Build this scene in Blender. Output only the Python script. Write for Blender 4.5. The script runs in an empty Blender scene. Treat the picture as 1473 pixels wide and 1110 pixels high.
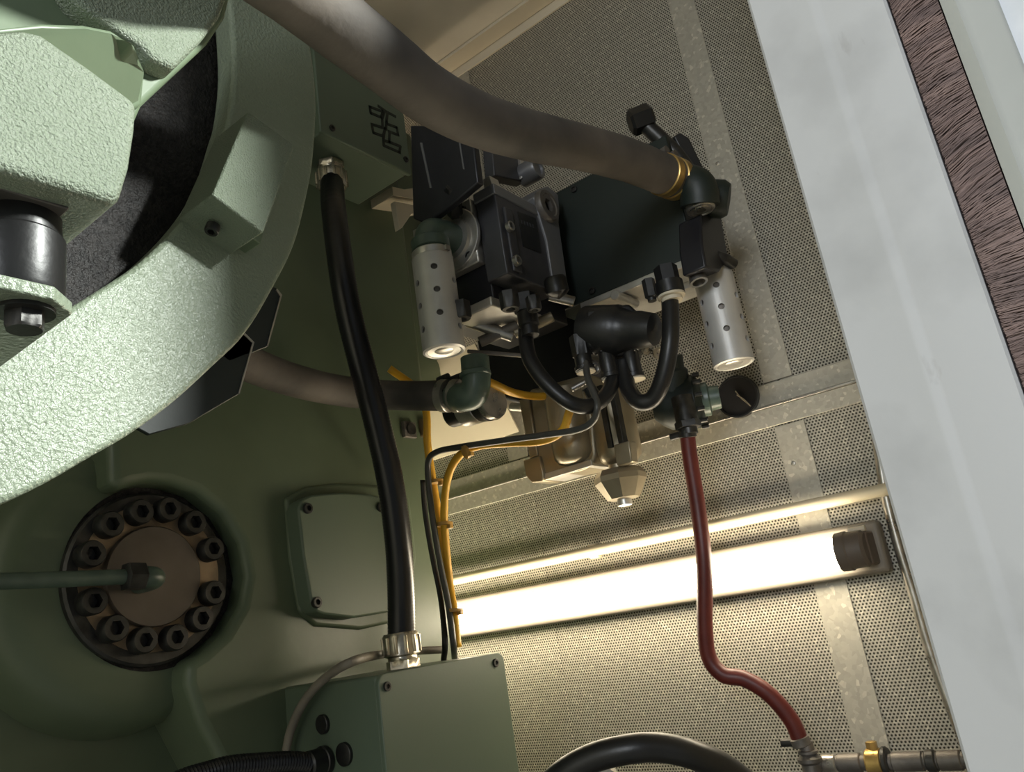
import bpy, bmesh, math, random
from mathutils import Vector, Matrix
random.seed(7)
R = math.radians
C = bpy.context.scene.collection
sc = bpy.context.scene

# ------------------------------------------------------------------ camera
F, CX, CY = 1149.0, 736.5, 555.0
Hh = Vector((-1586, 595, 0)); Uu = Vector((-576, -3755, 0))
f2 = -(Hh.x*Uu.x + Hh.y*Uu.y); F = math.sqrt(f2)
Hc = Vector((-1586, 595, F)).normalized()        # world Y (along the wall) in camera axes
Uc = Vector((-576, -3755, F)).normalized()       # world Z
Nc = Hc.cross(Uc).normalized()                   # world X (into the wall)
EYE = Vector((0, 0, 1.4))
cam_d = bpy.data.cameras.new('camera'); cam = bpy.data.objects.new('camera', cam_d); C.objects.link(cam)
cam_d.sensor_width = 36; cam_d.lens = 36*F/1473; cam_d.clip_start = .01
m = Matrix(((Nc.x, -Nc.y, -Nc.z, 0), (Hc.x, -Hc.y, -Hc.z, 0), (Uc.x, -Uc.y, -Uc.z, EYE.z), (0, 0, 0, 1)))
cam.matrix_world = m
sc.camera = cam

# ------------------------------------------------------------------ world, lights, exposure
w = bpy.data.worlds.new('world'); sc.world = w; w.use_nodes = True
w.node_tree.nodes['Background'].inputs[0].default_value = (.86, .94, 1, 1)
w.node_tree.nodes['Background'].inputs[1].default_value = .16
def area(name, loc, aim, size, power, col):
    l = bpy.data.lights.new(name, 'AREA'); l.shape = 'DISK'; l.size = size; l.energy = power; l.color = col
    o = bpy.data.objects.new(name, l); C.objects.link(o); o.location = loc
    o.rotation_euler = (Vector(aim)-Vector(loc)).to_track_quat('-Z', 'Y').to_euler()
    return o
area('hall_lamp', (1.22, -1.3, 2.55), (.15, .45, 1.75), .2, 112, (.96, 1, .95))
area('hall_fill', (-2.6, -.52, 2.2), (.6, .0, 1.5), 1.1, 58, (.90, .95, 1))  # soft fill added to light the white door post, no actual window
pl = bpy.data.lights.new('rear_fill', 'POINT'); pl.energy = 9; pl.color = (1, .84, .62); pl.shadow_soft_size = .04  # unseen fill light added behind the machine to brighten the ceiling
plo = bpy.data.objects.new('rear_fill', pl); C.objects.link(plo); plo.location = (1.10, 1.42, 2.05)
sc.view_settings.view_transform = 'Standard'; sc.view_settings.look = 'None'
sc.view_settings.gamma = 1; sc.view_settings.use_curve_mapping = False
sc.view_settings.exposure = 0.0
LAMP_EMIT = 26.0

# ------------------------------------------------------------------ helpers
def ray(px, py):
    c = Vector(((px-CX)/F, (py-CY)/F, 1))
    return Vector((c.dot(Nc), c.dot(Hc), c.dot(Uc)))
def at(px, py, X=None, Y=None, Z=None, d=None):
    """the world point seen at photograph pixel (px, py) on the plane X=, Y=, Z= or at depth d"""
    r = ray(px, py)
    if X is not None: t = X/r.x
    elif Y is not None: t = Y/r.y
    elif Z is not None: t = (Z-EYE.z)/r.z
    else: t = d
    return EYE + r*t
WL = {}
def tag(o, label, cat=None, group=None, kind=None):
    o['label'] = label
    if cat: o['category'] = cat
    if group: o['group'] = group
    if kind: o['kind'] = kind
    return o
def thing(name, loc, label, cat, group=None):
    o = bpy.data.objects.new(name, None); C.objects.link(o); o.location = loc; o.empty_display_size = .05
    WL[o] = Vector(loc); tag(o, label, cat, group); return o
def finish(me, smooth):
    if smooth:
        for p in me.polygons: p.use_smooth = True
        me.set_sharp_from_angle(angle=R(smooth))
def put(name, bm, mt, parent=None, bevel=0, seg=2, smooth=38, label=None):
    bmesh.ops.recalc_face_normals(bm, faces=bm.faces)
    if parent is not None: loc = WL[parent]
    else:
        xs = [v.co for v in bm.verts]
        loc = Vector(((min(v.x for v in xs)+max(v.x for v in xs))/2, (min(v.y for v in xs)+max(v.y for v in xs))/2, min(v.z for v in xs)))
    bmesh.ops.translate(bm, verts=bm.verts, vec=-loc)
    me = bpy.data.meshes.new(name); bm.to_mesh(me); bm.free()
    me.materials.append(mt); finish(me, smooth)
    o = bpy.data.objects.new(name, me); C.objects.link(o)
    if parent is not None: o.parent = parent
    else: o.location = loc
    WL[o] = Vector(loc)
    if bevel:
        b = o.modifiers.new('bevel', 'BEVEL'); b.width = bevel; b.segments = seg; b.limit_method = 'ANGLE'; b.angle_limit = R(35)
        b.harden_normals = False
    if label: o['label'] = label
    return o
def inst(name, me, M, parent):
    o = bpy.data.objects.new(name, me); C.objects.link(o); o.parent = parent
    M = M.copy(); M.translation = M.translation - WL[parent]
    o.matrix_local = M; WL[o] = WL[parent] + M.translation
    return o
def struct(o):
    o['kind'] = 'structure'; return o
def NB(): return bmesh.new()
def prism(bm, pts, vec):
    vec = Vector(vec)
    a = [bm.verts.new(p) for p in pts]; b = [bm.verts.new(Vector(p)+vec) for p in pts]
    bm.faces.new(a); bm.faces.new(list(reversed(b)))
    n = len(a)
    for i in range(n): bm.faces.new((a[i], b[i], b[(i+1) % n], a[(i+1) % n]))
    return bm
def box(bm, x0, x1, y0, y1, z0, z1):
    return prism(bm, [(x0, y0, z0), (x1, y0, z0), (x1, y1, z0), (x0, y1, z0)], (0, 0, z1-z0))
def frame(axis):
    a = Vector(axis).normalized()
    r = Vector((0, 0, 1)) if abs(a.z) < .9 else Vector((0, 1, 0))
    u = a.cross(r).normalized(); v = a.cross(u).normalized()
    return a, u, v
def lathe(bm, o, axis, prof, n=28, rot=0):
    """prof: (t along the axis, radius[, 'hex'|'oct'])"""
    a, u, v = frame(axis); o = Vector(o); rings = []
    for p in prof:
        t, r = p[0], p[1]; k = {'hex': 6, 'oct': 8}.get(p[2], 0) if len(p) > 2 else 0
        ring = []
        if r <= 1e-6: ring = [bm.verts.new(o+a*t)]
        else:
            for i in range(n):
                g = 2*math.pi*i/n + rot; rr = r
                if k:
                    s = 2*math.pi/k; rr = r*math.cos(s/2)/math.cos(((g-rot) % s)-s/2)
                ring.append(bm.verts.new(o+a*t+(u*math.cos(g)+v*math.sin(g))*rr))
        rings.append(ring)
    for A, B in zip(rings, rings[1:]):
        for i in range(n):
            j = (i+1) % n
            if len(A) == 1 and len(B) == 1: break
            if len(A) == 1: bm.faces.new((A[0], B[j], B[i]))
            elif len(B) == 1: bm.faces.new((A[i], A[j], B[0]))
            else: bm.faces.new((A[i], A[j], B[j], B[i]))
    if len(rings[0]) > 1: bm.faces.new(list(reversed(rings[0])))
    if len(rings[-1]) > 1: bm.faces.new(rings[-1])
    return bm
def cyl(bm, p0, p1, r, n=20, r1=None, ch=0):
    p0, p1 = Vector(p0), Vector(p1); L = (p1-p0).length; r1 = r if r1 is None else r1
    if ch: pr = [(0, r-ch), (ch, r), (L-ch, r1), (L, r1-ch)]
    else: pr = [(0, r), (L, r1)]
    return lathe(bm, p0, p1-p0, pr, n)
def spline(pts, sub=8):
    P = [Vector(p) for p in pts]; P = [P[0]*2-P[1]] + P + [P[-1]*2-P[-2]]; out = []
    for i in range(1, len(P)-2):
        for k in range(sub):
            t = k/sub; a, b, c, d = P[i-1], P[i], P[i+1], P[i+2]
            out.append(.5*((2*b)+(c-a)*t+(2*a-5*b+4*c-d)*t*t+(3*b-a-3*c+d)*t**3))
    out.append(P[-2]); return out
def resample(pts, step):
    out = [pts[0].copy()]; acc = 0
    for a, b in zip(pts, pts[1:]):
        L = (b-a).length; pos = step-acc
        while pos <= L:
            out.append(a.lerp(b, pos/L)); pos += step
        acc = L-(pos-step)
    if (out[-1]-pts[-1]).length > step*.3: out.append(pts[-1].copy())
    return out
def tube(bm, pts, r, n=14, sub=8, step=None, ripple=None, smooth=True, r_end=None, wob=0):
    P = spline(pts, sub) if smooth else [Vector(p) for p in pts]
    if ripple: P = resample(P, ripple[0]/2)
    elif step: P = resample(P, step)
    T = (P[1]-P[0]).normalized(); a, u, v = frame(T); rings = []
    for i, p in enumerate(P):
        t = (P[min(i+1, len(P)-1)]-P[max(i-1, 0)]).normalized()
        u = (u-t*u.dot(t)).normalized(); v = t.cross(u)
        rr = r if r_end is None else r+(r_end-r)*i/(len(P)-1)
        if ripple: rr -= ripple[1]*(i % 2)
        ring = []
        for k in range(n):
            g = 2*math.pi*k/n
            q = rr*(1+wob*(math.sin(i*.9+k*1.3)*.5+math.sin(i*.37-k*.8)*.5)) if wob else rr
            ring.append(bm.verts.new(p+(u*math.cos(g)+v*math.sin(g))*q))
        rings.append(ring)
    for A, B in zip(rings, rings[1:]):
        for k in range(n): bm.faces.new((A[k], A[(k+1) % n], B[(k+1) % n], B[k]))
    bm.faces.new(list(reversed(rings[0]))); bm.faces.new(rings[-1])
    return bm
def socket_bolt_mesh(name, r, h, mt):
    bm = NB()
    lathe(bm, (0, 0, 0), (0, 0, 1), [(0, r), (h*.86, r), (h, r*.9), (h, r*.56, 'hex'), (h*.35, r*.54, 'hex'), (h*.3, 0)], 24)
    bmesh.ops.recalc_face_normals(bm, faces=bm.faces)
    me = bpy.data.meshes.new(name); bm.to_mesh(me); bm.free(); me.materials.append(mt); finish(me, 35); return me
def hex_mesh(name, r, h, mt):
    bm = NB(); lathe(bm, (0, 0, 0), (0, 0, 1), [(0, r, 'hex'), (h*.85, r, 'hex'), (h, r*.86)], 24)
    bmesh.ops.recalc_face_normals(bm, faces=bm.faces)
    me = bpy.data.meshes.new(name); bm.to_mesh(me); bm.free(); me.materials.append(mt); finish(me, 30); return me
def along(p, axis):
    return Matrix.Translation(Vector(p)) @ Vector(axis).normalized().to_track_quat('Z', 'Y').to_matrix().to_4x4()

# ------------------------------------------------------------------ materials
def mat(name, c1, c2=None, rough=.5, metal=0, scale=8, bump=0, bscale=200, detail=5, rvar=0, lo=.35, hi=.65, stretch=None, spec=.5):
    mt = bpy.data.materials.new(name); mt.use_nodes = True; nt = mt.node_tree; N = nt.nodes; L = nt.links
    b = N['Principled BSDF']; b.inputs['Roughness'].default_value = rough; b.inputs['Metallic'].default_value = metal
    b.inputs['Specular IOR Level'].default_value = spec
    tc = N.new('ShaderNodeTexCoord'); co = tc.outputs['Object']
    if stretch:
        mp = N.new('ShaderNodeMapping'); mp.inputs['Scale'].default_value = stretch; L.new(co, mp.inputs[0]); co = mp.outputs[0]
    c2 = c2 or tuple(x*.8 for x in c1)
    nz = N.new('ShaderNodeTexNoise'); nz.inputs['Scale'].default_value = scale; nz.inputs['Detail'].default_value = detail; L.new(co, nz.inputs['Vector'])
    rp = N.new('ShaderNodeValToRGB'); rp.color_ramp.elements[0].position = lo; rp.color_ramp.elements[1].position = hi
    rp.color_ramp.elements[0].color = (*c2, 1); rp.color_ramp.elements[1].color = (*c1, 1)
    L.new(nz.outputs['Fac'], rp.inputs[0]); L.new(rp.outputs[0], b.inputs['Base Color'])
    if rvar:
        mr = N.new('ShaderNodeMapRange'); mr.inputs[3].default_value = rough-rvar; mr.inputs[4].default_value = rough+rvar
        L.new(nz.outputs['Fac'], mr.inputs[0]); L.new(mr.outputs[0], b.inputs['Roughness'])
    if bump:
        n2 = N.new('ShaderNodeTexNoise'); n2.inputs['Scale'].default_value = bscale; n2.inputs['Detail'].default_value = 3; L.new(co, n2.inputs['Vector'])
        bp = N.new('ShaderNodeBump'); bp.inputs['Strength'].default_value = bump; bp.inputs['Distance'].default_value = .002
        L.new(n2.outputs['Fac'], bp.inputs['Height']); L.new(bp.outputs[0], b.inputs['Normal'])
    return mt
M = {}
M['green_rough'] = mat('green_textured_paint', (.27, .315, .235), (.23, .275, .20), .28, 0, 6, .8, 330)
M['green_fine'] = mat('green_fine_textured_paint', (.27, .315, .235), (.23, .275, .20), .27, 0, 6, 1.0, 650)
M['green'] = mat('green_machine_paint', (.18, .235, .15), (.15, .20, .125), .42, 0, 7, .12, 60)
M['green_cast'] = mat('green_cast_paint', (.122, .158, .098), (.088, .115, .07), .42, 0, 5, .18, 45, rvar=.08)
M['green_box'] = mat('grey_green_box_paint', (.115, .152, .108), (.102, .138, .096), .45, 0, 4, .05, 300)
M['green_dark'] = mat('dark_green_paint', (.012, .019, .016), (.009, .015, .012), .5, 0, 6, .1, 120)
M['green_fit'] = mat('green_fitting_paint', (.085, .12, .095), (.06, .09, .07), .35, 0, 40, .1, 120)
M['foam'] = mat('black_pitted_liner', (.024, .021, .02), (.006, .005, .005), .5, 0, 160, 1.0, 330, spec=.25)
M['black'] = mat('black_anodised', (.022, .022, .026), (.016, .016, .02), .38, .2, 20, .05, 200)
M['rubber'] = mat('black_rubber', (.014, .014, .014), (.01, .01, .01), .38, 0, 30, .08, 200)
M['conduit'] = mat('black_conduit', (.012, .012, .014), (.009, .009, .01), .28, 0, 30)
M['hose'] = mat('dusty_grey_hose', (.15, .128, .108), (.042, .04, .039), .75, 0, 6, .35, 90)
M['charcoal'] = mat('charcoal_valve_body', (.075, .075, .082), (.06, .06, .065), .4, .35, 20, .08, 300)
M['graphite'] = mat('grey_valve_plate', (.20, .20, .205), (.16, .16, .165), .4, .4, 15, .06, 300)
M['alu'] = mat('brushed_aluminium', (.62, .60, .56), (.52, .50, .46), .36, .75, 30, .05, 300, rvar=.08)
M['steel'] = mat('zinc_steel', (.52, .50, .46), (.36, .34, .31), .3, .85, 40, .08, 150, rvar=.1)
M['dull_steel'] = mat('dull_steel', (.20, .18, .16), (.11, .10, .09), .5, .5, 25, .2, 200)
M['bolt'] = mat('blackened_bolt', (.06, .058, .055), (.03, .03, .028), .4, .55, 60, .1, 200)
M['brown_cap'] = mat('brown_oiled_disc', (.125, .10, .078), (.085, .068, .052), .5, .2, 14, .1, 90)
M['tan_ring'] = mat('tan_oiled_ring', (.33, .24, .15), (.12, .09, .06), .45, .4, 22, .15, 120, lo=.3)
M['nickel'] = mat('nickel_gland', (.58, .53, .44), (.42, .38, .3), .26, .85, 60, .05, 200)
M['brass'] = mat('brass', (.62, .42, .15), (.42, .28, .10), .32, .85, 40, .1, 200)
M['champagne'] = mat('champagne_cast_metal', (.34, .29, .20), (.26, .22, .15), .36, .55, 20, .12, 200)
M['yellow'] = mat('yellow_cable', (.72, .40, .025), (.62, .33, .02), .42, 0, 30)
M['grey_cable'] = mat('grey_cable', (.24, .21, .17), (.18, .16, .13), .55, 0, 30)
M['grey_tube'] = mat('dark_grey_tube', (.07, .068, .06), (.05, .05, .045), .4, 0, 30)
M['red'] = mat('red_rubber_hose', (.125, .018, .013), (.09, .012, .01), .42, 0, 30, .1, 200)
M['white'] = mat('white_powder_coat', (.62, .62, .615), (.50, .50, .495), .55, 0, 9, .1, 80, lo=.28, hi=.5)
nt = M['white'].node_tree; N_ = nt.nodes; tc_ = N_.new('ShaderNodeTexCoord'); mp_ = N_.new('ShaderNodeMapping'); mp_.inputs['Scale'].default_value = (30, 42, 15); mp_.inputs['Rotation'].default_value = (.5, 0, 0)
nz_ = N_.new('ShaderNodeTexNoise'); nz_.inputs['Detail'].default_value = 6; nz_.inputs['Scale'].default_value = .8
mr_ = N_.new('ShaderNodeMapRange'); mr_.inputs[1].default_value = .66; mr_.inputs[2].default_value = .76; mr_.inputs[4].default_value = .55
mx_ = N_.new('ShaderNodeMix'); mx_.data_type = 'RGBA'; mx_.inputs['B'].default_value = (.22, .19, .17, 1)
old_ = N_['Principled BSDF'].inputs['Base Color'].links[0].from_socket
nt.links.new(tc_.outputs['Object'], mp_.inputs[0]); nt.links.new(mp_.outputs[0], nz_.inputs['Vector']); nt.links.new(nz_.outputs['Fac'], mr_.inputs[0])
nt.links.new(mr_.outputs[0], mx_.inputs['Factor']); nt.links.new(old_, mx_.inputs['A']); nt.links.new(mx_.outputs['Result'], N_['Principled BSDF'].inputs['Base Color'])
M['offwhite'] = mat('offwhite_frame', (.60, .61, .57), (.54, .55, .51), .5, 0, 6, .08, 100)
M['bright'] = mat('bright_white_sheet', (.85, .87, .9), (.7, .74, .78), .6, 0, 18, .5, 60)
M['bristle'] = mat('brown_bristle', (.34, .23, .20), (.17, .115, .105), .6, 0, 60, stretch=(1, .2, 1))
M['backing'] = mat('dark_bristle_backing', (.07, .05, .046), None, .9)
M['fixture'] = mat('taupe_lamp_body', (.20, .175, .14), (.17, .15, .12), .5, 0, 10)
M['cap'] = mat('dark_lamp_socket', (.11, .085, .065), (.09, .07, .055), .5, 0, 20)
M['cream'] = mat('cream_painted_metal', (.62, .55, .42), (.57, .50, .38), .5, 0, 5, .05, 60)
M['rail'] = mat('cream_rail', (.62, .55, .40), (.56, .49, .35), .4, 0, 5)
M['plaster'] = mat('beige_ceiling', (.72, .66, .55), (.66, .60, .49), .75, 0, 9, .2, 60)
M['concrete'] = mat('grey_concrete', (.25, .24, .22), (.18, .175, .165), .85, 0, 3, .3, 60)
M['ink'] = mat('black_stencil_ink', (.012, .016, .012), (.03, .04, .028), .7, 0, 260, lo=.3, hi=.5)
M['hole'] = mat('black_hole_lining', (.006, .005, .005), None, .9)
M['tie'] = mat('natural_cable_tie', (.55, .32, .08), None, .4)
def galv(name, perforated=False, dark=1.0):
    mt = bpy.data.materials.new(name); mt.use_nodes = True; nt = mt.node_tree; N = nt.nodes; L = nt.links
    b = N['Principled BSDF']; b.inputs['Metallic'].default_value = .45; b.inputs['Roughness'].default_value = .48
    tc = N.new('ShaderNodeTexCoord')
    vo = N.new('ShaderNodeTexVoronoi'); vo.inputs['Scale'].default_value = 170 if not perforated else 260; L.new(tc.outputs['Object'], vo.inputs['Vector'])
    sp = N.new('ShaderNodeSeparateColor'); L.new(vo.outputs['Color'], sp.inputs[0])
    rp = N.new('ShaderNodeValToRGB'); e = rp.color_ramp.elements
    e[0].position = .0; e[0].color = (.36*dark, .34*dark, .285*dark, 1); e[1].position = .9; e[1].color = (.43*dark, .405*dark, .34*dark, 1)
    x = rp.color_ramp.elements.new(.97); x.color = (.55*dark, .52*dark, .43*dark, 1)
    L.new(sp.outputs[0], rp.inputs[0]); col = rp.outputs[0]
    if perforated:
        p = .0050
        mp = N.new('ShaderNodeMapping'); mp.inputs['Scale'].default_value = (0, 1/p, 1/(p*1.732)); L.new(tc.outputs['Object'], mp.inputs[0])
        ds = []
        for off in (0, .5):
            ad = N.new('ShaderNodeVectorMath'); ad.operation = 'ADD'; ad.inputs[1].default_value = (0, off, off); L.new(mp.outputs[0], ad.inputs[0])
            fr = N.new('ShaderNodeVectorMath'); fr.operation = 'FRACTION'; L.new(ad.outputs[0], fr.inputs[0])
            su = N.new('ShaderNodeVectorMath'); su.operation = 'SUBTRACT'; su.inputs[1].default_value = (0, .5, .5); L.new(fr.outputs[0], su.inputs[0])
            mu = N.new('ShaderNodeVectorMath'); mu.operation = 'MULTIPLY'; mu.inputs[1].default_value = (0, 1, 1.732); L.new(su.outputs[0], mu.inputs[0])
            le = N.new('ShaderNodeVectorMath'); le.operation = 'LENGTH'; L.new(mu.outputs[0], le.inputs[0]); ds.append(le.outputs['Value'])
        mn = N.new('ShaderNodeMath'); mn.operation = 'MINIMUM'; L.new(ds[0], mn.inputs[0]); L.new(ds[1], mn.inputs[1])
        mr = N.new('ShaderNodeMapRange'); mr.inputs[1].default_value = .25; mr.inputs[2].default_value = .33; L.new(mn.outputs[0], mr.inputs[0])
        mx = N.new('ShaderNodeMix'); mx.data_type = 'RGBA'; mx.inputs['A'].default_value = (.035, .03, .02, 1)
        L.new(mr.outputs[0], mx.inputs['Factor']); L.new(col, mx.inputs['B']); col = mx.outputs['Result']
        bp = N.new('ShaderNodeBump'); bp.inputs['Strength'].default_value = .4; bp.inputs['Distance'].default_value = .001
        L.new(mr.outputs[0], bp.inputs['Height']); L.new(bp.outputs[0], b.inputs['Normal'])
    L.new(col, b.inputs['Base Color']); return mt
M['perf'] = galv('perforated_galvanised_sheet', True)
M['galv'] = galv('galvanised_strip')
lm = bpy.data.materials.new('lit_fluorescent_tube'); lm.use_nodes = True
b = lm.node_tree.nodes['Principled BSDF']; b.inputs['Emission Color'].default_value = (1, .87, .64, 1); b.inputs['Emission Strength'].default_value = LAMP_EMIT
b.inputs['Base Color'].default_value = (.9, .9, .9, 1); M['lamp'] = lm
M['muffler'] = mat('grey_aluminium', (.60, .59, .56), (.50, .49, .47), .45, .35, 20, .06, 200)

# ------------------------------------------------------------------ room
XW = 1.2
ZC = at(645, 106, X=XW).z
fl = NB(); box(fl, -3.2, 2.6, -3.0, 2.2, -.05, 0); o = struct(put('floor', fl, M['concrete'])); tag(o, 'grey concrete floor under the machine')
bm = NB(); box(bm, -1.0, XW+.06, .0, 1.9, ZC, ZC+.05); o = struct(put('ceiling', bm, M['plaster'])); tag(o, 'beige ceiling panel above the perforated wall')
bm = NB(); box(bm, -1.05, -1.0, .03, 1.95, 0, ZC+.05); o = struct(put('wall_left', bm, M['plaster'])); tag(o, 'enclosure wall left of the green machine')
bm = NB(); box(bm, .702, XW+.06, .05, .11, 0, ZC+.05); o = struct(put('wall_front', bm, M['plaster'])); tag(o, 'front enclosure wall behind the white door post')
bm = NB(); box(bm, -1.0, XW+.06, 1.9, 1.95, 0, ZC+.05); o = struct(put('wall_back', bm, M['perf'])); tag(o, 'perforated wall behind the green machine')

wall = bpy.data.objects.new('wall_right', None); C.objects.link(wall); wall.location = (XW, 0, 0); WL[wall] = Vector((XW, 0, 0))
struct(wall); tag(wall, 'sound-absorbing wall of perforated galvanised panels and flat strips')
bm = NB(); box(bm, XW+.012, XW+.06, .02, 1.9, 0, ZC); put('wall_core', bm, M['backing'], wall)
SW = .046
yA = [at(px, py, X=XW).y for px, py in ((1107, 500), (1134, 600), (1193, 830), (1258, 1090), (977, 0))]
ys1 = sum(yA[:4])/4
ys2 = at(788, 930, X=XW).y
strips = [ys1, ys2, ys2+(ys2-ys1), ys1-(ys2-ys1)]
zL = at(900, 644, X=XW).z                        # the horizontal angle trim
edges_y = sorted([.02, 1.9]+[y for y in strips if .02 < y < 1.9])
edges_z = [0, .62, zL, ZC]
for z0, z1 in zip(edges_z, edges_z[1:]):
    for y0, y1 in zip(edges_y, edges_y[1:]):
        bm = NB(); box(bm, XW, XW+.011, y0+.002, y1-.002, z0+.002, z1-.002); put('perforated_panel', bm, M['perf'], wall, smooth=0)
for y in strips:
    if not .02 < y < 1.9: continue
    for z0, z1 in ((0, .60), (.64, zL-.034), (zL+.036, ZC)):
        th_ = .003 if abs(y-ys1) < .001 or z0 > zL else .0012
        bm = NB(); box(bm, XW-th_, XW, y-SW/2, y+SW/2, z0, z1); s = put('cover_strip', bm, M['galv'] if th_ > .002 else M['perf'], wall, bevel=.0008 if th_ > .002 else 0)
        k = z1-.06
        while k > max(z0, .9):
            r = NB(); lathe(r, (XW-.003, y+.008, k), (-1, 0, 0), [(0, .0035), (.0012, .003), (.002, 0)], 10); put('rivet', r, M['steel'], s)
            k -= .45
for nm, zz0, zz1, mm in (('trim_flange', zL, zL+.034, 'galv'), ('trim_flange', zL-.032, zL-.003, 'galv')):
    bm = NB(); box(bm, XW-.004, XW, .02, 1.9, zz0, zz1); put(nm, bm, M[mm], wall, bevel=.0008)
bm = NB(); box(bm, XW-.009, XW-.003, .02, 1.9, zL-.003, zL+.001); put('trim_lip', bm, M['steel'], wall, bevel=.001)
bm = NB(); box(bm, XW-.003, XW, .02, 1.9, .60, .64); put('trim_flange', bm, M['galv'], wall)

# ceiling corner angle
bm = NB(); box(bm, XW-.005, XW, .02, 1.88, ZC-.028, ZC-.001)
o = struct(put('trim_1', bm, M['cream'], bevel=.001)); tag(o, 'cream angle trim along the top of the perforated wall')
bm = NB(); box(bm, XW-.046, XW-.006, .02, 1.88, ZC-.008, ZC-.001)
o = struct(put('trim_2', bm, M['cream'], bevel=.001)); tag(o, 'cream flat trim under the ceiling edge')

# bright smooth sheet on the wall behind the machine corner
zs = at(680, 642, X=XW-.006).z
y0, y1 = at(745, 600, X=XW).y, 1.75
bm = NB(); prism(bm, [(XW-.004, y0, zs), (XW-.004, y1, zs), (XW-.10, y1, zs+.16), (XW-.10, y0, zs+.16)], (.004, 0, 0))
o = struct(put('trim_3', bm, M['cream'])); tag(o, 'smooth cream sheet on the wall behind the machine corner')

# door post, brush seal and door edge at the right
XP = .60
def yp(px, py): return at(px, py, X=XP).y
yl, yr = (yp(1232, 555)+yp(1150, 265))/2, (yp(1276, 0)+yp(1447, 500))/2
yb = (yp(1355, 0)+yp(1473, 340))/2
yd = (yp(1436, 0)+yp(1473, 92))/2
door = bpy.data.objects.new('door_1', None); C.objects.link(door); door.location = (XP, yr, 0); WL[door] = Vector((XP, yr, 0))
struct(door); tag(door, 'white door frame with a brown brush seal at the right')
a = yl; wd = yl-yr
prof = [(XP+.09, a), (XP+.002, a), (XP, a-.002), (XP, a-wd*.42), (XP-.0006, a-wd*.45), (XP-.0006, a-wd*.49), (XP+.0004, a-wd*.53), (XP+.0004, a-wd*.56), (XP, a-wd*.6), (XP, yr+.002), (XP+.002, yr), (XP+.09, yr)]
bm = NB(); prism(bm, [(x, y, .02) for x, y in prof], (0, 0, 2.6)); put('frame_post', bm, M['white'], door, smooth=25)
bm = NB(); box(bm, XP+.012, XP+.02, yb-.004, yr+.004, .02, 2.62); put('seal_backing', bm, M['backing'], door)
wb = yr-yb
prof = [(XP+.03, yb), (XP-.001, yb), (XP-.004, yb-.15*wb), (XP-.006, yb-.28*wb), (XP-.003, yb-.42*wb), (XP-.003, yd+.003), (XP, yd), (XP+.03, yd)]
bm = NB(); prism(bm, [(x, y, .02) for x, y in prof], (0, 0, 2.6)); put('door_edge', bm, M['offwhite'], door, smooth=50)
bm = NB(); box(bm, XP+.01, XP+.75, yd-.06, yd, .02, 2.62); put('door_leaf', bm, M['bright'], door)
bm = NB()
z = 1.02
while z < 2.25:
    lean = math.sin(z*37)*.004+math.sin(z*13+1)*.004-.006
    for k in range(13):
        x = XP+.001+random.random()*.009; zz = z+random.uniform(-.002, .002)
        ya, ye = yb+.001, yr-.001-random.random()*.0015; dz = lean+random.uniform(-.004, .004)
        rw = random.uniform(.0003, .0005); mid = (ya+ye)/2
        pts = [(x, ya, zz), (x-.001*random.random(), mid, zz+dz*.4+random.uniform(-.001, .001)), (x, ye, zz+dz)]
        rings = []
        for p in pts:
            rings.append([bm.verts.new((p[0]+rw*math.cos(g), p[1], p[2]+rw*math.sin(g))) for g in (0, 2.1, 4.2)]); rw *= .8
        for A, B in zip(rings, rings[1:]):
            for i in range(3): bm.faces.new((A[i], A[(i+1) % 3], B[(i+1) % 3], B[i]))
    z += .0011
o = put('brush_bristles', bm, M['bristle'], door, smooth=60); o['kind'] = 'stuff'

# ------------------------------------------------------------------ green machine frame
YF = .93
XM = at(634, 745, Y=YF).x; ZT = 2.45
base = at(300, 900, Y=1.2); base.z = 0; base.x = .3
mach = thing('machine_frame', base, 'big green cast machine frame with recessed round opening and raised face', 'machine')
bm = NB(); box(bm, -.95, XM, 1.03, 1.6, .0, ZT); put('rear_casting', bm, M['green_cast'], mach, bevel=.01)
P = lambda px, py, y=YF: at(px, py, Y=y)
arc = [(170, 706), (190, 697), (215, 692), (245, 694), (285, 707), (322, 737), (348, 780), (357, 828), (349, 870), (326, 910), (295, 938), (270, 953), (270, 985), (288, 1040), (322, 1105), (350, 1170)]
pts = [P(*p) for p in arc]
zb = 0.0
pts += [Vector((pts[-1].x+.10, YF, zb+.02)), Vector((XM, YF, zb+.02)), Vector((XM, YF, ZT-.01)), Vector((P(160, 655).x, YF, ZT-.01)), P(158, 640), P(160, 690)]
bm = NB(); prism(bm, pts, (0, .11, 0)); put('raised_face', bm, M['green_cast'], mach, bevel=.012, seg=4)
fc = at(213, 831, Y=.965); RB = .165
bc = at(206, 830, Y=.965)
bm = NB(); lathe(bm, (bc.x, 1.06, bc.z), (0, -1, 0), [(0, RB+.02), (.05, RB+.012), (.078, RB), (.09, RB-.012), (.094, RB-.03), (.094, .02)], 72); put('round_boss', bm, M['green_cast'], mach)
# rim embossed round the cover plate
cv = [(412, 716), (440, 700), (490, 694), (545, 698), (590, 715), (600, 800), (588, 890), (520, 905), (455, 900), (432, 880), (418, 800)]
bm = NB(); prism(bm, [P(x, y, YF-.006) for x, y in cv], (0, .02, 0)); put('cover_surround', bm, M['green_cast'], mach, bevel=.005, seg=4)

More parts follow.
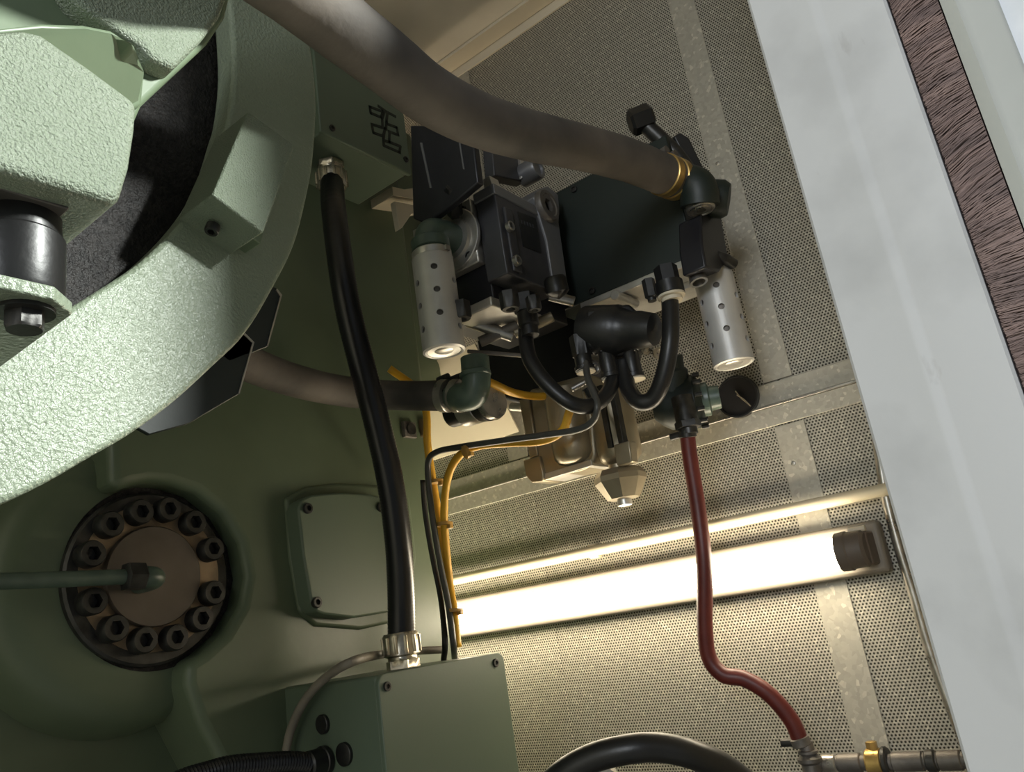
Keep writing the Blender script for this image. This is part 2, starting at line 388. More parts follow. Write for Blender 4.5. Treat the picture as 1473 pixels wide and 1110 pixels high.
rcx = at(224, 827, Y=.966)
bm = NB(); lathe(bm, (rcx.x, .969, rcx.z), (0, -1, 0), [(0, .113), (.0042, .113), (.0042, .02)], 64); put('shaded_grimy_recess', bm, M['foam'], mach)  # black disc: grime plus the depth shade of the recess, both in its colour
xe = at(622, 430, Y=.965).x
bm = NB(); box(bm, XM-.05, xe, .965, 1.3, at(597, 552, Y=.965).z, ZT-.02); put('upper_side_casting', bm, M['green_cast'], mach, bevel=.006)
bolt = socket_bolt_mesh('bolt', .0155, .019, M['bolt'])
fl_ = thing('bolted_flange', (fc.x, .968, fc.z), 'dark round flange with a ring of socket head bolts and a brown centre disc', 'flange')
bm = NB(); lathe(bm, (fc.x, .972, fc.z), (0, -1, 0), [(0, .104), (.014, .104), (.017, .101), (.017, .02)], 64); put('flange_ring', bm, M['bolt'], fl_)
bm = NB(); lathe(bm, (fc.x, .956, fc.z), (0, -1, 0), [(0, .0885), (.0025, .0885), (.0025, .055)], 64); put('washer_ring', bm, M['tan_ring'], fl_)
bm = NB(); lathe(bm, (fc.x-.001, .954, fc.z), (0, -1, 0), [(0, .0605), (.006, .0605), (.008, .059), (.0085, 0)], 56); put('centre_disc', bm, M['brown_cap'], fl_)
for px, py in ((200, 737), (240, 733), (277, 752), (303, 790), (305, 853), (287, 890), (250, 917), (205, 921), (163, 904), (132, 865), (130, 797), (157, 755)):
    q = at(px, py, Y=.945); q.y = .9555
    inst('bolt', bolt, along(q, (0, -1, 0)), fl_)

# lubrication rod
rd = thing('grease_pipe', at(205, 831, Y=.92), 'dull green pipe running sideways into the middle of the bolted flange', 'pipe')
bm = NB(); tube(bm, [at(-90, 838, Y=.90), at(60, 834, Y=.90), at(186, 829, Y=.90)], .0085, 14); put('pipe', bm, M['green_fit'], rd)
bm = NB(); lathe(bm, at(178, 829, Y=.90), at(206, 829, Y=.90)-at(178, 829, Y=.90), [(0, .011), (.002, .0165, 'hex'), (.021, .0165, 'hex'), (.024, .011)], 24); put('union_nut', bm, M['bolt'], rd)
e0 = at(204, 830, Y=.90); e1 = at(229, 830, Y=.90)
bm = NB(); tube(bm, [e0, e0.lerp(e1, .55), e1+Vector((-.001, .012, 0)), Vector((e1.x, .948, e1.z))], .0125, 16); put('elbow', bm, M['green_fit'], rd)

# cover plate
scr = socket_bolt_mesh('screw', .0075, .006, M['bolt'])
cp = thing('cover_plate', at(495, 800, Y=.91), 'square green cover plate with rounded corners beside the black conduit', 'cover')
cv = [(429, 731), (434, 719), (447, 712), (490, 708), (535, 711), (560, 718), (570, 728), (575, 800), (568, 868), (560, 880), (510, 888), (466, 883), (456, 879), (448, 866), (437, 800)]
bm = NB(); prism(bm, [at(x, y, Y=.898) for x, y in cv], (0, .03, 0)); put('plate', bm, M['green_box'], cp, bevel=.003, seg=3)
for px, py in ((443, 731), (548, 729), (456, 866)):
    q = at(px, py, Y=.896); q.y = .8995; inst('screw', scr, along(q, (0, -1, 0)), cp)

# ------------------------------------------------------------------ ring plate, liner, hub (front left)
YR = .52
rb = at(250, 480, Y=YR)
ring = thing('ring_plate', rb, 'large pale green ring plate with textured paint curving across the left', 'plate')
outer = [(-640, 850), (-300, 805), (-120, 768), (0, 725), (70, 692), (130, 657), (190, 622), (250, 578), (305, 528), (355, 478), (395, 412), (425, 350), (443, 280), (452, 225), (456, 150), (450, 80), (436, 10), (410, -70), (380, -140), (330, -230), (250, -340)]
inner = [(190, -340), (260, -230), (300, -140), (322, -60), (331, 10), (336, 95), (330, 160), (322, 190), (305, 245), (285, 285), (255, 325), (215, 365), (180, 392), (110, 436), (50, 470), (0, 492), (-120, 545), (-300, 590), (-640, 650)]
bm = NB(); prism(bm, spline([at(x, y, Y=YR) for x, y in outer], 5)+spline([at(x, y, Y=YR) for x, y in inner], 5), (0, .028, 0)); put('ring', bm, M['green_rough'], ring, bevel=.004, seg=3)
# block bolted to the ring
YB = .475
bk = [(357, 160), (424, 209), (379, 335), (305, 280)]
bm = NB(); prism(bm, [at(x, y, Y=YB) for x, y in bk], (0, YR-YB+.004, 0)); blk = put('stop_block', bm, M['green_fine'], ring, bevel=.0015)
bk = [(312, 262), (378, 318), (371, 345), (300, 292)]
bm = NB(); prism(bm, [at(x+4, y+6, Y=.499) for x, y in bk], (0, YR-.499+.002, 0)); put('block_foot', bm, M['green'], blk, bevel=.001)
q = at(305, 330, Y=.50); dn = (at(352, 300, Y=YB)-at(334, 350, Y=YB)).normalized()
inst('block_bolt', bolt, along(q+dn*.004, -dn) @ Matrix.Scale(.36, 4), blk)

ln = [at(x, y, Y=.55) for x, y in ((-640, 800), (0, 520), (150, 440), (240, 375), (300, 300), (335, 230), (355, 150), (352, 60), (330, -60), (280, -140), (150, -330), (-640, -330))]
bm = NB(); prism(bm, ln, (0, .03, 0)); o = put('black_liner', bm, M['foam'], bevel=.002); tag(o, 'black pitted liner inside the pale green ring', 'liner')

YH = .40
hub = thing('hub_casting', at(60, 150, Y=YH), 'pale green hub with a thick block in the top left corner', 'hub')
dk = [(380, -140), (345, -50), (331, 0), (325, 25), (300, 62), (250, 108), (206, 150), (180, 210), (120, 260), (0, 300), (-450, 300), (-450, -140)]
bm = NB(); prism(bm, [at(x, y, Y=YH+.02) for x, y in dk], (0, .05, 0)); put('hub_disc', bm, M['green'], hub, bevel=.004, seg=3)
ap = [(372, -140), (340, -50), (328, -4), (318, 24), (292, 58), (252, 98), (216, 83), (203, 64), (172, 45), (135, 20), (108, -2), (70, -60), (20, -140)]
bm = NB(); prism(bm, [at(x, y, Y=YH+.004) for x, y in ap], (0, .02, 0)); put('hub_face', bm, M['green_fine'], hub, bevel=.006, seg=4)
ar = [(-450, 90), (-60, 46), (0, 39), (60, 32), (120, 34), (160, 42), (196, 66), (208, 100), (205, 150), (150, 180), (0, 200), (-450, 200)]
bm = NB(); prism(bm, [at(x, y, Y=(YH-.022 if i_ < 7 else YH+.016)) for i_, (x, y) in enumerate(ar)], (0, .02, 0)); put('hub_step', bm, M['green'], hub, bevel=.003, seg=3)
bp_ = [(-300, 62), (0, 42), (34, 40), (60, 46), (130, 95), (200, 147), (197, 187), (189, 240), (176, 284), (168, 292), (0, 243), (-300, 158)]
bm = NB(); prism(bm, [at(x, y, Y=.335) for x, y in bp_], (0, YH+.03-.335, 0)); put('hub_block', bm, M['green_fine'], hub, bevel=.007, seg=4)

# rubber mount clamp
z1 = at(78, 431, Y=.35).z; p0 = at(78, 431, Y=.35); p1 = at(104, 453, Z=z1)
cl = thing('rubber_mount', (p0.x-.03, p0.y+.03, z1), 'black rubber mount clamped between a grey washer plate and a green bracket', 'mount')
th = (at(78, 411, Y=.35).z-z1)
poly = [(-.8, p0.y, z1), (p0.x-.024, p0.y, z1), (p0.x, p0.y, z1), (p1.x, p1.y, z1), (p1.x, YR-.002, z1), (-.8, YR-.002, z1)]
poly[0] = (p0.x-.10, p0.y+.014, z1); poly[-1] = (p0.x-.10, YR-.002, z1)
bm = NB(); prism(bm, poly, (0, 0, th)); put('bracket_plate', bm, M['green_rough'], cl, bevel=.001)
ax = at(22, 420, Y=.372)
zt = at(30, 316, Y=.372).z
bm = NB(); lathe(bm, (ax.x, ax.y, z1+th), (0, 0, 1), [(0, .0195), (.003, .0205), (.5*(zt-z1-th), .0205), (.72*(zt-z1-th), .0203), (.76*(zt-z1-th), .0188), (zt-z1-th, .0185)], 40); put('rubber_bush', bm, M['rubber'], cl)
pw = at(99, 332, Y=.35); zw = pw.z
bm = NB(); box(bm, pw.x-.1, pw.x, .35, .42, zt-.0005, zt+.005); put('washer_plate', bm, M['dull_steel'], cl, bevel=.0007)
hm = hex_mesh('bolt_head', .0085, .008, M['bolt'])
bm = NB(); lathe(bm, (at(36, 446, Z=z1).x, at(36, 446, Z=z1).y, z1), (0, 0, -1), [(0, .0125), (.002, .0125), (.002, .006)], 24); put('washer', bm, M['bolt'], cl)
q = at(36, 446, Z=z1); q.z = z1-.002; inst('bolt_head', hm, along(q, (0, 0, -1)), cl)

# folded dark brackets behind the ring
def bracket(pts, Y, label, lip):
    t = thing('folded_bracket', at(*pts[1], Y=Y), label, 'bracket', 'folded brackets behind the ring')
    bm = NB(); prism(bm, [at(x, y, Y=Y) for x, y in pts], (0, .004, 0)); put('plate', bm, M['green_dark'], t, bevel=.0008)
    bm = NB(); prism(bm, [at(x, y, Y=Y-.001) for x, y in lip], (0, -.0, .0) if 0 else (.0, .003, 0)); put('bright_edge', bm, M['steel'], t)
    return t
bracket([(360, 400), (398, 414), (406, 424), (386, 498), (330, 520), (280, 480)], .5485, 'upper dark folded bracket sticking out behind the green ring', [(399, 415), (406, 424), (386, 498), (384, 497), (403, 426), (397, 417)])
bracket([(310, 470), (352, 478), (366, 492), (345, 566), (272, 609), (215, 625), (170, 600)], .5485, 'lower dark folded bracket sticking out under the green ring', [(353, 479), (366, 492), (345, 566), (343, 565), (363, 493), (351, 481)])

# ------------------------------------------------------------------ top terminal box
YT = .80
zb = at(525, 219, Y=YT).z; x0 = at(462, 195, Y=YT).x; x1 = at(591, 243, Y=YT).x
tb = thing('terminal_box', ((x0+x1)/2, YT, zb), 'green terminal box with black stencilled marks above the black conduit', 'box')
bm = NB(); box(bm, x0+.004, x1-.004, YT+.006, YF+.005, zb+.002, zb+.30); put('box_body', bm, M['green_box'], tb, bevel=.003)
bm = NB(); box(bm, x0, x1, YT, YT+.008, zb, zb+.302); put('lid', bm, M['green_box'], tb, bevel=.002)
scs = socket_bolt_mesh('lid_screw', .0055, .003, M['bolt'])
for px, py in ((478, 184), (584, 229)):
    q = at(px, py, Y=YT-.001); q.y = YT+.0005; inst('lid_screw', scs, along(q, (0, -1, 0)), tb)
k = 120/951
def st(*pp): return [at(500+x*k, 120+y*k, Y=YT-.0006) for x, y in pp]
bm = NB()
def ribbon(bm, a, b, wd=.0052):
    d = (b-a).normalized(); s = Vector((d.z, 0, -d.x))*wd/2; a = a-d*wd*.35; b = b+d*wd*.35
    prism(bm, [a-s, b-s, b+s, a+s], (0, .0012, 0))
for pl in (((255, 265), (265, 335), (385, 385), (405, 320), (255, 265)), ((355, 258), (445, 320), (545, 375)), ((420, 320), (395, 400), (400, 480)), ((455, 340), (445, 430), (440, 520)),
           ((440, 455), (560, 500), (578, 585), (470, 545)), ((278, 465), (295, 560), (410, 600), (430, 510), (278, 465)), ((420, 560), (410, 640), (415, 705), (595, 785), (603, 715), (475, 665), (420, 650)), ((480, 560), (475, 665))):
    q = st(*pl)
    for a_, b_ in zip(q, q[1:]): ribbon(bm, a_, b_)
put('stencil_mark', bm, M['ink'], tb, smooth=0)

# black conduit with two glands
zg = zb; g0 = at(475, 236, Z=zb)
g0 = Vector((g0.x, min(max(g0.y, YT+.03), YF-.035), zb))
jy = .75
jz = at(630, 954, Y=jy).z
g1 = at(580, 955, Y=.81); g1.z = jz
cond = thing('black_conduit', g1, 'thick black ribbed conduit hanging between two metal glands on the machine', 'conduit')
pts = [g0+Vector((0, 0, -.03)), at(480, 300, d=1.20), at(490, 380, d=1.145), at(502, 450, d=1.12), at(522, 530, d=1.10), at(543, 610, d=1.085), at(561, 690, d=1.075), at(573, 780, d=1.07), at(577, 860, d=1.07), g1+Vector((0, 0, .03))]
bm = NB(); tube(bm, pts, .0185, 20, ripple=(.0042, .0007)); put('ribbed_tube', bm, M['conduit'], cond, smooth=180)
def gland(o, s, par, rr=1.0):
    bm = NB(); lathe(bm, o, (0, 0, s), [(0, .023*rr, 'hex'), (.010*rr, .023*rr, 'hex'), (.011*rr, .0195*rr), (.015*rr, .0195*rr)], 24); put('gland_nut', bm, M['nickel'], par)
    bm = NB()
    n = 48; a = Vector(o)+Vector((0, 0, s*.015*rr))
    lathe(bm, a, (0, 0, s), [(0, .021*rr), (.002, .0245*rr), (.026*rr, .0245*rr), (.030*rr, .022*rr), (.030*rr, .0195*rr)], 30)
    put('gland_collar', bm, M['nickel'], par)
    for i in range(12):
        g = i*math.pi/6; c = a+Vector((math.cos(g)*.0243*rr, math.sin(g)*.0243*rr, s*.004*rr))
        bm = NB(); cyl(bm, c, c+Vector((0, 0, s*.021*rr)), .0026*rr, 8); put('collar_rib', bm, M['nickel'], par)
gland(g0, -1, cond); gland(g1, 1, cond)

# ------------------------------------------------------------------ junction box (bottom)
x0 = at(541, 972, Y=jy).x; x1 = at(720, 936, Y=jy).x
x1 = max(x1, at(735, 1020, Y=jy).x-.004)
jb = thing('junction_box', ((x0+x1)/2, jy+.08, jz-.4), 'green junction box with a flat screwed lid under the black conduit', 'box')
bm = NB(); box(bm, x0+.004, x1-.004, jy+.005, YF+.004, jz-.40, jz-.001); put('box_body', bm, M['green_box'], jb, bevel=.004)
rr_ = .012; lid = []
for cx_, cz_, a0 in ((x0+rr_, jz-rr_, 90), (x0+rr_, jz-.4+rr_, 180), (x1-rr_, jz-.4+rr_, 270), (x1-rr_, jz-rr_, 0)):
    for i in range(6):
        g = R(a0+90*i/5); lid.append((cx_+rr_*math.cos(g), jy-.003, cz_+rr_*math.sin(g)))
bm = NB(); prism(bm, lid, (0, .007, 0)); put('lid', bm, M['green_box'], jb, bevel=.0012)
for px, py in ((557, 987), (713, 953)):
    q = at(px, py, Y=jy-.004); q.y = jy-.0028; inst('lid_screw', scs, along(q, (0, -1, 0)), jb)
for px, py, r_ in ((466, 1041, .0115), (497, 1084, .0135)):
    q = at(px, py, X=x0+.004)
    bm = NB(); lathe(bm, q, (-1, 0, 0), [(0, r_), (.004, r_), (.005, r_*.9), (.005, 0)], 24); put('blanking_plug', bm, M['rubber'], jb)
# corrugated conduit leaving the box
q0 = at(468, 1093, X=x0+.002)
cc = thing('corrugated_conduit', q0, 'short black corrugated conduit entering the side of the junction box at the bottom', 'conduit')
bm = NB(); tube(bm, [q0+Vector((-.02, 0, 0)), at(420, 1096, Y=q0.y), at(370, 1099, Y=q0.y), at(310, 1108, Y=q0.y), at(220, 1150, Y=q0.y), at(120, 1300, Y=q0.y)], .0125, 16, ripple=(.004, .0016)); put('ribbed_tube', bm, M['conduit'], cc, smooth=50)
bm = NB(); lathe(bm, q0, (-1, 0, 0), [(0, .017), (.006, .017), (.007, .0155), (.026, .0155), (.028, .013)], 24); put('coupling', bm, M['rubber'], cc)

# grey cable arching from the box
bm = NB(); tube(bm, [at(640, 934, Y=.87), at(600, 936, Y=.87), at(556, 940, Y=.865), at(510, 950, X=x0-.008), at(470, 973, X=x0-.01), at(440, 1005, X=x0-.012), at(420, 1045, X=x0-.012), at(411, 1085, X=x0-.012), at(405, 1150, X=x0-.012)], .0055, 12)
o = put('grey_cable', bm, M['grey_cable']); tag(o, 'thin grey cable arching left of the junction box', 'cable')

# ------------------------------------------------------------------ big dusty hose
HP = [(160, -320, .42), (235, -200, .46), (300, -110, .50), (370, -55, .56), (432, -8, .61), (500, 46, .655), (560, 92, .70), (618, 137, .75), (685, 171, .81), (757, 194, .88), (840, 213, .97), (905, 231, 1.035), (950, 249, 1.085), (975, 259, 1.11)]
hp = [at(x, y, d=d) for x, y, d in HP]
hz = thing('large_hose', hp[-1], 'thick dusty grey hose sweeping across the top to a green elbow', 'hose')
bm = NB(); tube(bm, hp, .0275, 28, sub=10, wob=.006); put('hose', bm, M['hose'], hz, smooth=180)
dr = (hp[-1]-hp[-2]).normalized()
for s in (-.034, -.014):
    c = hp[-1]+dr*s
    bm = NB(); lathe(bm, c, dr, [(0, .0278), (.001, .0293), (.0125, .0293), (.0135, .0278)], 32); cb = put('hose_clamp', bm, M['brass'], hz)
    up = Vector((0, 0, 1)); pz = c+dr*.0065+(up-dr*up.dot(dr)).normalized()*.034
    sd = dr.cross(up).normalized()
    bm = NB(); cyl(bm, pz-sd*.012, pz+sd*.012, .0055, 12); put('clamp_screw', bm, M['dull_steel'], cb)
# elbow at its end
ex = hp[-1]
el = thing('hose_elbow', ex+dr*.03, 'dark green pipe elbow with a bright socket plug at the hose end', 'elbow')
bm = NB(); tube(bm, [ex-dr*.004, ex+dr*.012, at(1000, 268, d=1.10), at(1006, 280, d=1.095), at(1007, 296, d=1.095)], .0265, 24); put('elbow_body', bm, M['green_dark'], el)
pc = at(1007, 296, d=1.095)
bm = NB(); lathe(bm, pc, (0, 0, -1), [(-.002, .0195), (.006, .0195), (.0075, .018), (.0075, .0155), (.0062, .0145), (.0062, .012), (.0075, .011), (.0075, .007, 'hex'), (.001, .007, 'hex'), (.001, 0)], 30); put('socket_plug', bm, M['steel'], el)
pc2 = at(1030, 285, d=1.12)
bm = NB(); lathe(bm, pc2+Vector((0, .02, .01)), (.35, -.85, -.35), [(0, .027), (.03, .027), (.038, .022), (.04, 0)], 24); put('side_port', bm, M['green_dark'], el)
# dark handle and knob above the hose
q0, q1 = at(945, 190, d=1.2), at(905, 168, d=1.2)
kn = thing('black_lever', at(960, 200, d=1.2), 'black T-shaped lever standing up behind the hose end', 'lever')
bm = NB(); lathe(bm, at(922, 172, d=1.2), at(906, 180, d=1.2)-at(937, 168, d=1.2), [(-.018, .016, 'hex'), (-.014, .0205, 'hex'), (.014, .0205, 'hex'), (.018, .016, 'hex')], 24); put('knob', bm, M['rubber'], kn)
bm = NB(); tube(bm, [at(928, 180, d=1.2), at(950, 200, d=1.195), at(975, 225, d=1.19), at(1000, 262, d=1.17)], .012, 14); put('stem', bm, M['bolt'], kn)
bm = NB(); prism(bm, [at(x, y, d=1.215) for x, y in ((968, 196), (978, 189), (992, 198), (1000, 215), (1012, 240), (1014, 256), (1000, 262), (985, 230))], (.02, .02, 0)); put('guard', bm, M['rubber'], kn, bevel=.003)

# ------------------------------------------------------------------ mufflers
def muffler_mesh(r, Lm):
    bm = NB(); lathe(bm, (0, 0, 0), (0, 0, 1), [(.004, r-.006), (.001, r-.005), (0, r-.003), (.0015, r), (Lm, r), (Lm+.001, r-.001), (Lm+.001, r-.003), (.008, r-.003)], 48)
    bm.faces.ensure_lookup_table()
    me = bpy.data.meshes.new('muffler_body'); bmesh.ops.recalc_face_normals(bm, faces=bm.faces)
    # open tube: close the profile between its two ends
    bm.to_mesh(me); bm.free()
    o = bpy.data.objects.new('tmp', me); C.objects.link(o)
    cb = NB()
    for i in range(6):
        g = math.pi/3*i+.2
        for k in range(3):
            zz = Lm*(.22+.245*k+(.1225 if i % 2 else 0))
            d = Vector((math.cos(g), math.sin(g), 0))
            cyl(cb, d*(r-.008)+Vector((0, 0, zz)), d*(r+.01)+Vector((0, 0, zz)), .0046, 12)
    bmesh.ops.recalc_face_normals(cb, faces=cb.faces)
    cm = bpy.data.meshes.new('cut'); cb.to_mesh(cm); cb.free()
    co = bpy.data.objects.new('cut', cm); C.objects.link(co)
    md = o.modifiers.new('b', 'BOOLEAN'); md.object = co; md.operation = 'DIFFERENCE'; md.solver = 'EXACT'
    bpy.context.view_layer.update()
    me2 = bpy.data.meshes.new_from_object(o.evaluated_get(bpy.context.evaluated_depsgraph_get()))
    bpy.data.objects.remove(o); bpy.data.objects.remove(co)
    me2.materials.clear(); me2.materials.append(M['muffler']); finish(me2, 40); return me2
RM = .0280; LM = .1335
mm = muffler_mesh(RM, LM)
def muffler(top_pt, label, rot):
    z0 = top_pt.z-LM
    t = thing('muffler', (top_pt.x, top_pt.y, z0), label, 'muffler', 'pneumatic exhaust mufflers')
    inst('perforated_body', mm, Matrix.Translation((top_pt.x, top_pt.y, z0)) @ Matrix.Rotation(rot, 4, 'Z'), t)
    bm = NB(); lathe(bm, (top_pt.x, top_pt.y, z0+.003), (0, 0, 1), [(0, .010), (.0, RM-.0045), (LM-.004, RM-.0045), (LM-.004, .012)], 32); put('inner_core', bm, M['dull_steel'], t)
    bm = NB(); lathe(bm, (top_pt.x, top_pt.y, z0+.0026), (0, 0, -1), [(0, RM-.0045), (.0015, RM-.006), (.0005, RM*.45), (.0015, RM*.4), (.0015, 0)], 32); put('end_cap', bm, M['alu'], t)
    bm = NB(); lathe(bm, (top_pt.x, top_pt.y, z0+LM), (0, 0, 1), [(0, RM*.95), (.003, RM*.97), (.010, RM*.97), (.012, RM*.9), (.0125, .012)], 40); put('threaded_collar', bm, M['alu'], t)
    bm = NB(); box(bm, top_pt.x-.004, top_pt.x+.004, top_pt.y-RM-.0025, top_pt.y-RM+.006, z0+LM+.003, z0+LM+.010); put('collar_clip', bm, M['steel'], t)
    return t
tl = at(622, 374, d=1.08)
muffler(tl, 'silver perforated muffler hanging in front of the machine edge, left one', .55)
tr = at(1026, 399, d=1.145)
muffler(tr, 'silver perforated muffler hanging beside the perforated wall, right one', .2)

# green elbow on the left muffler
vx = .80
ce = at(657, 345, X=vx)
eb = thing('pipe_elbow', tl, 'painted green pipe elbow above the left muffler', 'elbow')
e_top = Vector((tl.x, tl.y, ce.z))
bm = NB(); tube(bm, [tl+Vector((0, 0, .010)), e_top+Vector((0, 0, -.022)), e_top+Vector((.006, 0, -.006)), e_top+Vector((.026, 0, 0)), Vector((vx+.002, tl.y, ce.z))], .0225, 24, sub=7); put('elbow_body', bm, M['green_fit'], eb)
bm = NB(); lathe(bm, tl+Vector((0, 0, .0125)), (0, 0, 1), [(0, .0225), (.002, .0262), (.016, .0262), (.019, .0225)], 32); put('elbow_rim', bm, M['green_fit'], eb)

# ------------------------------------------------------------------ valve unit
vb = thing('pneumatic_valve', at(740, 400, Y=.58), 'dark pneumatic valve block with a silver square flange and label plate', 'valve')
cy_ = tl.y
def zat(px, py, **k): return at(px, py, **k).z
# silver square flange on the -X face
ya = at(690, 383, X=vx).y; zf0 = zat(690, 375, X=vx); zf1 = zat(676, 284, X=vx)
yz = ya+.115
bm = NB(); box(bm, vx, vx+.016, ya, yz, zf0, zf1); fp = put('square_flange', bm, M['alu'], vb, bevel=.002)
cc_ = Vector((vx, (ya+yz)/2, ce.z))
bm = NB(); lathe(bm, Vector((vx+.001, tl.y, ce.z)), (-1, 0, 0), [(0, .047), (.005, .047), (.006, .046), (.006, .041), (.004, .040), (.004, .033), (.009, .031), (.009, .012)], 40); put('round_boss', bm, M['alu'], fp)
q = Vector((vx, ya+.014, zf0+.014)); inst('flange_screw', socket_bolt_mesh('flange_screw', .006, .004, M['bolt']), along(q, (-1, 0, 0)), fp)
q = Vector((vx, yz-.014, zf0+.014)); inst('flange_screw', bpy.data.meshes['flange_screw'], along(q, (-1, 0, 0)), fp)
q = Vector((vx, ya+.014, zf1-.014)); inst('flange_screw', bpy.data.meshes['flange_screw'], along(q, (-1, 0, 0)), fp)
# main body
zvb = at(667, 441, X=vx).z
yf = ya-.004
xr = at(792, 330, Y=yf).x
zb0 = zat(735, 398, Y=yf-.03); zb1 = zat(715, 283, Y=yf-.02)
bm = NB(); box(bm, vx+.016, min(xr+.02, .998), yf, yz, zvb, zf1+.004); put('valve_body', bm, M['black'], vb, bevel=.002)
yq = yf-.035; xa = at(722, 340, Y=yq).x; xb = at(768, 345, Y=yq).x
xc = at(790, 345, Y=yq).x
bm = NB(); box(bm, xa, xc, yq, yf+.001, zb0, zb1); put('front_module', bm, M['charcoal'], vb, bevel=.002)
bm = NB(); box(bm, xa-.003, xc+.003, yq-.002, yf+.002, zb1-.012, zb1+.004); put('module_cap', bm, M['graphite'], vb, bevel=.0015)
bm = NB(); box(bm, xa+.012, xa+.030, yq-.004, yq+.001, zb0+.006, zb1-.028); put('raised_rib', bm, M['charcoal'], vb, bevel=.002)
sm = socket_bolt_mesh('front_screw', .0075, .007, M['steel'])
for px, py in ((731, 327), (741, 376)):
    q = at(px, py, Y=yq-.004); q.y = yq-.004; inst('front_screw', sm, along(q, (0, -1, 0)), vb)
q0, q1 = at(745, 304, Y=yq), at(782, 364, Y=yq)
bm = NB(); prism(bm, [at(x, y, Y=yq-.0012) for x, y in ((745, 304), (771, 314), (779, 364), (753, 354))], (0, .0015, 0)); nl = put('name_plate', bm, M['rubber'], vb)
bm = NB()
for i in range(5):
    a_ = at(750+i*4, 316+i*1.5, Y=yq-.0018); b_ = at(752.6+i*4, 322+i*1.5, Y=yq-.0018)
    box(bm, a_.x, b_.x, yq-.0018, yq-.0011, b_.z, a_.z)
put('faded_print', bm, M['charcoal'], nl)
# grey side plate with a round plug
yg = yq-.004
bm = NB(); prism(bm, [at(x, y, Y=yg) for x, y in ((768, 283), (774, 272), (788, 267), (803, 280), (805, 300), (804, 320), (817, 411), (796, 404), (787, 345))], (0, .06, 0)); put('side_plate', bm, M['graphite'], vb, bevel=.0015)
pc = at(787, 296, Y=yg-.004)
bm = NB(); lathe(bm, Vector((pc.x, yg+.001, pc.z)), (0, -1, 0), [(0, .0255), (.008, .0255), (.010, .024), (.010, .019), (.0085, .0175), (.0085, .011, 'hex'), (.001, .011, 'hex'), (.001, 0)], 36); put('round_plug', bm, M['dull_steel'], vb)
pc = at(765, 246, Y=.60)
bm = NB(); lathe(bm, Vector((pc.x, .62, pc.z)), (0, -1, 0), [(0, .019), (.03, .019), (.034, .017), (.034, .012), (.03, .011), (.03, 0)], 32); put('upper_plug', bm, M['graphite'], vb)
# solenoid stack above
sx = .75
s0 = at(692, 262, X=sx); s1 = at(606, 320, X=sx)
bm = NB(); prism(bm, [at(x, y, X=sx) for x, y in ((678, 180), (688, 262), (652, 292), (612, 322), (594, 314), (590, 180))], (.012, 0, 0)); sol = put('solenoid_block', bm, M['black'], vb, bevel=.002)
for (pa, pb, pc_, pd) in (((604, 205), (618, 270), (621, 270), (607, 205)), ((660, 205), (666, 243), (668, 243), (662, 205))):
    bm = NB(); prism(bm, [at(*p, X=sx-.001) for p in (pa, pb, pc_, pd)], (.002, 0, 0)); put('bright_seam', bm, M['graphite'], sol)
x_ = at(712, 262, Y=.60)
bm = NB(); prism(bm, [at(x, y, Y=.615) for x, y in ((706, 190), (712, 252), (756, 262), (752, 196))], (0, .02, 0)); put('upper_block', bm, M['charcoal'], vb, bevel=.002)
bm = NB(); prism(bm, [at(x, y, Y=.610) for x, y in ((748, 225), (751, 256), (756, 257), (753, 226))], (0, .01, 0)); put('bright_bar', bm, M['alu'], vb, bevel=.001)
bm = NB(); prism(bm, [at(x, y, X=.815) for x, y in ((694, 258), (704, 252), (709, 268), (697, 274))], (.02, 0, 0)); put('metal_tab', bm, M['alu'], vb, bevel=.001)
bm = NB(); lathe(bm, at(652, 284, X=.765), (-.6, -.5, .3), [(-.03, .011, 'hex'), (.014, .011, 'hex'), (.018, .008)], 24); put('black_plug', bm, M['rubber'], vb)
# base plate below
zp = zvb+.006
x9 = at(800, 420, Y=yq).x
bm = NB(); prism(bm, [(vx+.004, yf-.004, zp-.020), (x9, yf-.004, zp-.020), (x9, yf+.065, zp-.020), (vx+.004, yf+.065, zp-.020)], (0, 0, .014)); bpz = put('base_plate', bm, M['alu'], vb, bevel=.002)
for px, py, r_, h_ in ((662, 436, .013, .022), (731, 422, .013, .022), (766, 428, .010, .018)):
    q = at(px, py, Z=zp-.020)
    bm = NB(); lathe(bm, (q.x, q.y, zp-.019), (0, 0, -1), [(0, r_, 'hex'), (h_, r_, 'hex'), (h_+.002, r_*.85), (h_+.002, r_*.5), (h_*.6, 0)], 24); put('port_plug', bm, M['bolt'], bpz)
for (pa, pb, r_, mt_) in (((672, 462), (738, 484), .0085, 'steel'), ((790, 425), (826, 434), .008, 'steel'), ((690, 492), (745, 468), .008, 'dull_steel'), ((740, 480), (795, 455), .008, 'champagne'), ((672, 505), (760, 512), .003, 'dull_steel')):
    bm = NB(); cyl(bm, at(*pa, d=1.15), at(*pb, d=1.15), r_, 14, ch=.001); put('spacer_rod', bm, M[mt_], vb)
bm = NB(); lathe(bm, at(754, 425, d=1.11), (0, 0, -1), [(0, .017, 'hex'), (.025, .017, 'hex'), (.026, .014), (.045, .0145), (.047, .012), (.060, .012)], 24); put('push_fitting', bm, M['rubber'], vb)
bm = NB(); lathe(bm, at(800, 410, d=1.09), (.25, .1, -1), [(-.012, .013), (-.008, .016), (.01, .016), (.014, .012), (.02, 0)], 20); put('black_knob', bm, M['rubber'], vb)
